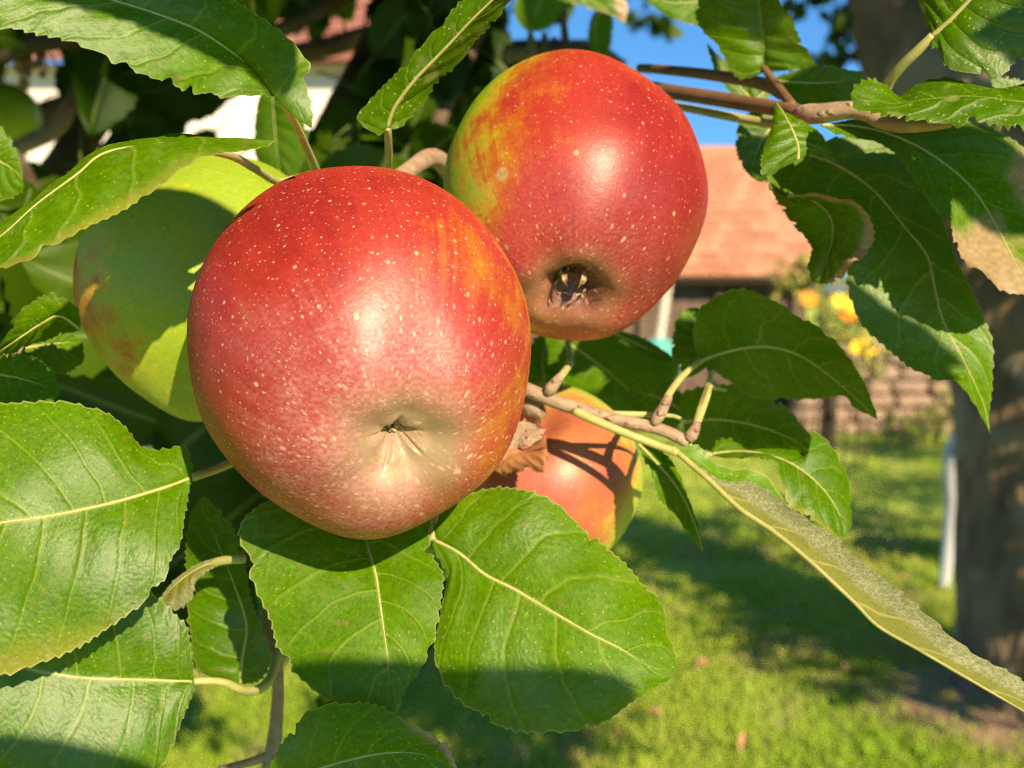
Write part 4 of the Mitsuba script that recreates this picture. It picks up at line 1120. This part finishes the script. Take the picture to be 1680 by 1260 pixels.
scene['husk'] = rough_bsdf(lambda p, n, uv: mix((.30, .17, .10), (.62, .44, .32), fbm(p.x * 300, p.y * 300, p.z * 300)), .8)
hk = thing('dried_blossom', 'cluster of dried pale pink blossom remains hanging at the far left edge', 'blossom')
gk = np.random.default_rng(8)
for k_ in range(13):
    q_ = P(38 + gk.uniform(-14, 34), 92 + gk.uniform(-8, 46), .70 + gk.uniform(-.01, .01))
    m_ = trimesh.creation.icosphere(subdivisions=2)
    v_ = np.array(m_.vertices)
    v_ = v_ * (1 + .9 * (meshkit.fbm(v_ * 1.9 + k_ * 3, 3, 2)[:, None] - .5)) * gk.uniform(.0022, .0042)
    put(hk, 'husk', mikit.ply(trimesh.Trimesh(v_ + q_, m_.faces, process=False), 'husk', smooth=50))
    put(hk, 'stalk', mikit.ply(tube([q_, q_ + np.array([.002, .004, .008]), P(20, 75, .72)], [.0007, .0007, .001], 6, 8), 'twig', smooth=True))

# ---- left edge
b5 = thing('apple_branch', 'small leafy spur at the left edge beside the green apple', 'branch')
put(b5, 'twig', mikit.ply(tube([P(-60, 610, .31), P(0, 582, .305), P(34, 570, .30)], [.003, .0026, .0015], 12, rough=.2), 'twig', smooth=True))
leaf(b5, [(132, 540), (85, 520), (45, 545), (5, 572), (-40, 598)], [(126, 505), (105, 486), (85, 483), (60, 492), (36, 510), (22, 532), (8, 552)], [(120, 546), (92, 552), (55, 562), (22, 578)], (.290, .285, .28), oa=-.003, ob=.006, label='small sunlit leaf at the left edge beside the green apple')
leaf(b5, [(35, 572), (80, 565), (135, 560)], [(70, 550), (110, 545)], [(60, 590), (95, 612), (130, 600)], (.305, .31, .315), label='shaded leaf under the small sunlit leaf at the left edge')
leaf(b5, [(-40, 612), (30, 620), (99, 645)], [(0, 584), (40, 580), (75, 598)], [(0, 668), (60, 676)], (.275, .28, .282), label='dark round leaf above the large left leaf')
leaf(b5, [(-60, 250), (0, 265), (38, 292)], [(-30, 200), (0, 207), (24, 237)], [(-30, 322), (0, 329), (30, 318)], (.31, .31, .31), label='dark leaf at the left edge near the top')

# ================================================================== THE TREE BEHIND: limbs, leaves
TEMPL = []
for k in range(7):
    g = np.random.default_rng(60 + k)
    L = 1.0
    n = 16
    t = np.linspace(0, 1, n)
    hw = (.30 + .06 * g.random()) * np.sin(np.pi * t ** .85) ** .75 * L
    cz = -.22 * (t - .4) ** 2 * (1 + g.random()) + .04 * np.sin(5 * t + g.random() * 6)
    V, U, ncol = [], [], 7
    for i_ in range(n):
        for s in np.linspace(-1, 1, ncol):
            saw = 1 + (.05 if i_ % 2 else -.05) * (abs(s) > .9)
            V.append([hw[i_] * s * saw, t[i_] * L, cz[i_] + .22 * abs(s) * hw[i_] + .03 * math.sin(7 * t[i_] + 3 * s + k)])
            U.append([t[i_] * .999 + 2 * (200 + k), s])
    F = []
    for i_ in range(n - 1):
        for j_ in range(ncol - 1):
            q = i_ * ncol + j_
            F += [[q, q + 1, q + ncol + 1], [q, q + ncol + 1, q + ncol]]
    st_ = tube([[0, -.32, -.06], [0, -.15, 0], [0, .03, cz[0]]], [.014, .012, .012], 5, 6)
    m = trimesh.Trimesh(V, F, process=False)
    mm = trimesh.util.concatenate([m, st_])
    U = np.vstack([U, np.tile([[.5 + 2 * (200 + k), 0.0]], (len(st_.vertices), 1))])
    TEMPL.append(mikit.ply(mm, 'leaf_far', smooth=True, uv=U))


def hang(pos, a, nrm, size):
    """transform: leaf base at pos, pointing along a, upper side towards nrm"""
    a = a / np.linalg.norm(a)
    x = np.cross(a, nrm); x /= np.linalg.norm(x)
    z = np.cross(x, a)
    M = np.eye(4)
    M[:3, 0], M[:3, 1], M[:3, 2], M[:3, 3] = x * size, a * size, z * size, pos
    return mi.ScalarTransform4f(M.tolist())


KEEP = [(722, 1150, 40), (18, 175, 42), (55, 115, 34), (392, 190, 26), (405, 218, 22), (523, 165, 26), (532, 100, 22), (300, 215, 12), (120, 272, 10), (870, 55, 34), (945, 55, 32), (592, 35, 14), (1100, 60, 120), (1150, 170, 90), (1330, 60, 90), (1350, 110, 60), (370, 1200, 100), (90, 215, 30), (60, 240, 30), (1670, 110, 40)]


def seen(p):
    q = np.asarray(p) - CAM
    z = q @ FW
    return (840 + FPX * (q @ RT) / z, 630 - FPX * (q @ UP) / z, z) if z > .02 else (1e6, 1e6, z)


def keeps_clear(p0, p1, size):
    for s_ in (0, .35, .7, 1.0):
        x, y, z = seen(p0 + (p1 - p0) * s_)
        for cx0, cy0, r in KEEP:
            if math.hypot(x - cx0, y - cy0) < r + (.22 * size / z * FPX if 0 < s_ < 1 else 0):
                return False
    return True


def leafy_branch(label, pts, r, n, seed, size=.075, spread=.06, bsdf='limb', group=None, face=None):
    g = np.random.default_rng(seed)
    k = thing('apple_branch', label, 'branch', group)
    pts = np.array(pts)
    put(k, 'twig', mikit.ply(tube(pts, r, 12, rough=.25, seed=seed), bsdf, smooth=True))
    c = spline(pts, 60)
    for q in range(n):
        i_ = int(g.uniform(3, 59))
        a = g.normal(0, 1, 3) + np.array([0, 0, -.5])
        pos = c[i_] + g.normal(0, 1, 3) * spread
        nrm = SUN * 1.0 + g.normal(0, .55, 3) if face is None else np.array(face) + g.normal(0, .3, 3)
        sz = size * g.uniform(.7, 1.2)
        tp = int(g.integers(7))
        if keeps_clear(pos, pos + a / np.linalg.norm(a) * sz, sz):
            put(k, 'leaf', {**TEMPL[tp], 'to_world': hang(pos, a, nrm, sz)})
    return k


leafy_branch('thick dark limb rising at the far left behind the leaves', [P(60, 330, .95), P(110, 270, .95), P(150, 200, .97), P(200, 110, 1.0), P(260, -80, 1.05)], [.020, .018, .016, .015, .014], 60, 101, spread=.07)
leafy_branch('light grey twig bending round the dark limb at the far left', [P(-10, 262, .80), P(35, 240, .80), P(85, 215, .80), P(108, 185, .80), P(125, 150, .81), P(150, 90, .84)], [.006, .006, .0065, .006, .005, .004], 10, 102, spread=.05, bsdf='twig')
leafy_branch('dark limb leaning behind the narrow upright leaf', [P(500, 330, .9), P(560, 200, .9), P(610, 100, .92), P(680, -30, .95), P(720, -150, 1.0)], [.020, .018, .017, .016, .014], 70, 103, spread=.075)
leafy_branch('shaded twigs and leaves above the upper red apple', [P(700, 90, .8), P(800, 88, .82), P(880, 82, .85), P(960, 80, .88), P(1020, 110, .9)], [.010, .009, .008, .007, .006], 70, 104, spread=.05)
leafy_branch('leafy shaded branch along the top left behind the big leaf', [P(-60, 120, .7), P(150, 60, .68), P(330, 90, .7), P(520, 20, .72), P(640, -60, .74)], [.007, .006, .005, .005, .004], 80, 105, spread=.055)
leafy_branch('shaded leaves behind the green apple at the left edge', [P(-80, 640, .6), P(20, 560, .58), P(60, 460, .58), P(60, 330, .6), P(20, 250, .62)], [.006, .005, .005, .004, .003], 60, 106, spread=.045)
leafy_branch('dark leaves in the depth between the lower left leaves', [P(200, 700, .5), P(330, 740, .5), P(400, 850, .5), P(440, 960, .5), P(430, 1080, .52)], [.005, .005, .004, .004, .003], 40, 107, spread=.035, size=.06)
leafy_branch('dark leaves seen between the narrow leaf and the upper red apple', [P(560, 330, .75), P(660, 290, .72), P(720, 200, .72), P(760, 110, .74), P(800, 20, .76)], [.007, .006, .005, .005, .004], 40, 108, spread=.045)
leafy_branch('far shaded leaf mass deep in the tree at the left', [P(-200, 300, 1.5), P(100, 180, 1.45), P(350, 120, 1.45), P(600, 60, 1.5), P(800, -40, 1.55)], [.02, .018, .016, .014, .012], 190, 109, spread=.15, size=.085)
# unseen branches of the same tree, added above the picture to shade it
leafy_branch('leafy apple branch added above the picture at the left for its shade', [C(-.55, .38, .75), C(-.3, .36, .62), C(-.05, .37, .58), C(.2, .42, .6)], [.010, .009, .007, .005], 190, 110, spread=.06, size=.085)
leafy_branch('leafy apple branch added above the picture further back for its shade', [C(-.9, .62, 1.2), C(-.4, .58, 1.1), C(.1, .62, 1.1)], [.016, .013, .010], 180, 111, spread=.10, size=.09)
# unseen leaves added on the sun side to cast shadows on chosen leaves
b9 = thing('apple_branch', 'added apple twig out of view whose leaves cast the shadow bands', 'branch')
USED_S = SUN_CAM


def toward(x, y, d, s):
    """camera-axes point at distance s towards the sun from pixel x, y at depth d"""
    X = (x - 840) / FPX * d; Y = (630 - y) / FPX * d
    return np.array([X + SUN_CAM[0] * s, Y + SUN_CAM[1] * s, d - SUN_CAM[2] * s])


def shade_leaf(branch, mid, A, B, d, s, label=None):
    f = lambda c: np.array([C(*toward(x, y, d, s)) for x, y in c])
    mesh, uv, M = leaf_mesh(f(mid), f(A), f(B), 0, seed=LEAF_NO[0], nt=90, ns=7, teeth=.0006, pucker=.0003, wave=.0)
    return put(branch, 'leaf', mikit.ply(mesh, 'leaf', smooth=True, uv=uv), label)


shade_leaf(b9, [(420, 1200), (560, 1200), (800, 1190), (1044, 1150)], [(440, 1100), (560, 1088), (750, 1090), (900, 1094), (1000, 1105), (1036, 1125)], [(450, 1300), (700, 1360), (950, 1320), (1036, 1230)], .266, .34)
shade_leaf(b9, [(-200, 1310), (0, 1290), (180, 1280), (330, 1330)], [(-150, 1230), (0, 1208), (110, 1216), (220, 1240), (300, 1280)], [(-100, 1400), (100, 1420), (280, 1390)], .272, .32)
shade_leaf(b9, [(520, 10), (380, -20), (200, -30), (-60, -20)], [(490, 42), (440, 24), (420, 18), (390, 30), (330, 24), (250, 14), (170, 6), (110, 10), (50, 8), (0, 2)], [(500, -80), (350, -140), (100, -140)], .211, .13)
shade_leaf(b9, [(1262, 60), (1225, 20), (1150, -20), (1030, -40)], [(1244, 66), (1215, 54), (1180, 44), (1150, 40), (1100, 30), (1050, 10)], [(1258, 20), (1240, -60), (1160, -100)], .336, .24)
shade_leaf(b9, [(1262, 140), (1330, 138), (1400, 130), (1470, 120)], [(1310, 112), (1340, 100), (1400, 100)], [(1300, 165), (1350, 185), (1420, 170)], .33, .28)
shade_leaf(b9, [(830, 60), (880, 40), (960, 50), (1020, 90)], [(840, 0), (900, -20), (980, 0)], [(850, 110), (920, 120), (990, 115)], .6, .45)
shade_leaf(b9, [(1440, 200), (1560, 260), (1640, 310), (1720, 390)], [(1490, 250), (1520, 295), (1560, 350), (1600, 388), (1640, 394), (1690, 385)], [(1560, 150), (1700, 180), (1780, 300)], .297, .25)
shade_leaf(b9, [(1110, 540), (1220, 560), (1330, 590), (1460, 690)], [(1130, 470), (1220, 455), (1340, 510), (1420, 590)], [(1130, 640), (1230, 700), (1330, 690), (1420, 700)], .330, .28)
shade_leaf(b9, [(1000, 600), (1120, 650), (1230, 700), (1350, 740)], [(1040, 570), (1150, 600), (1280, 650)], [(1060, 700), (1150, 735), (1250, 745)], .365, .36)
put(b9, 'twig', mikit.ply(tube([C(*toward(420, 1200, .266, .34)), C(*toward(330, 1330, .272, .32)), C(*toward(500, 1700, .27, .36)), C(.35, -.05, -.15)], [.001, .0014, .002, .003], 10), 'twig', smooth=True))

# ---- the rest of the same tree: trunk at the left out of the picture, crown added to dim skylight, open to the sun
own = thing('apple_tree', 'unseen trunk of the apple tree, with a crown added round the picture to dim skylight', 'tree')
tb = C(-1.75, 0, 1.5); tb[2] = 0
top = C(-1.45, .45, 1.5)
put(own, 'trunk', mikit.ply(tube([tb - [0, 0, .1], tb + [.03, .02, .5], (tb + top) / 2 + [.05, 0, .3], top], [.17, .13, .115, .10], 24, 60, rough=.25, seed=3), 'bark', smooth=True))
g = np.random.default_rng(77)
cl = []
while len(cl) < 320:
    X, Z = g.uniform(-2.0, 1.9), g.uniform(-1.5, 2.4)
    Y = g.uniform(.42 + .37 * max(Z, 0), 1.5)
    if abs(X) > .47 * Z + .35 and Z > 0 and g.random() < .5:
        Y = g.uniform(-.1 if X < 0 else .35, 1.2)
        if X > 0 and Z > .6: continue
    q = np.array([X, Y, Z])
    bad = False
    for o in (np.array([0, 0, .28]), np.array([-.95, -1.15, 3.7]), np.array([.12, .03, .3])):
        w = q - o
        sd = SUN_CAM * np.array([1, 1, -1])
        if np.linalg.norm(w - sd * (w @ sd)) < .52:
            bad = True
    if not bad and np.linalg.norm(q) > .5:
        cl.append(C(*q))
put(own, 'crown', mikit.ply(leaf_cloud(cl, (.10, .10, .08), 80, .085, 78), 'leaf_far'), kind='stuff')
for k_ in range(0, 210, 12):
    e = cl[k_]
    put(own, 'limb', mikit.ply(tube([top - [0, 0, .1], top * .6 + e * .4 + [0, 0, .25], e], [.05, .028, .006], 8, 14, rough=.2), 'limb', smooth=True)) if e[2] > 2.1 and seen(e)[2] < 1.2 else None
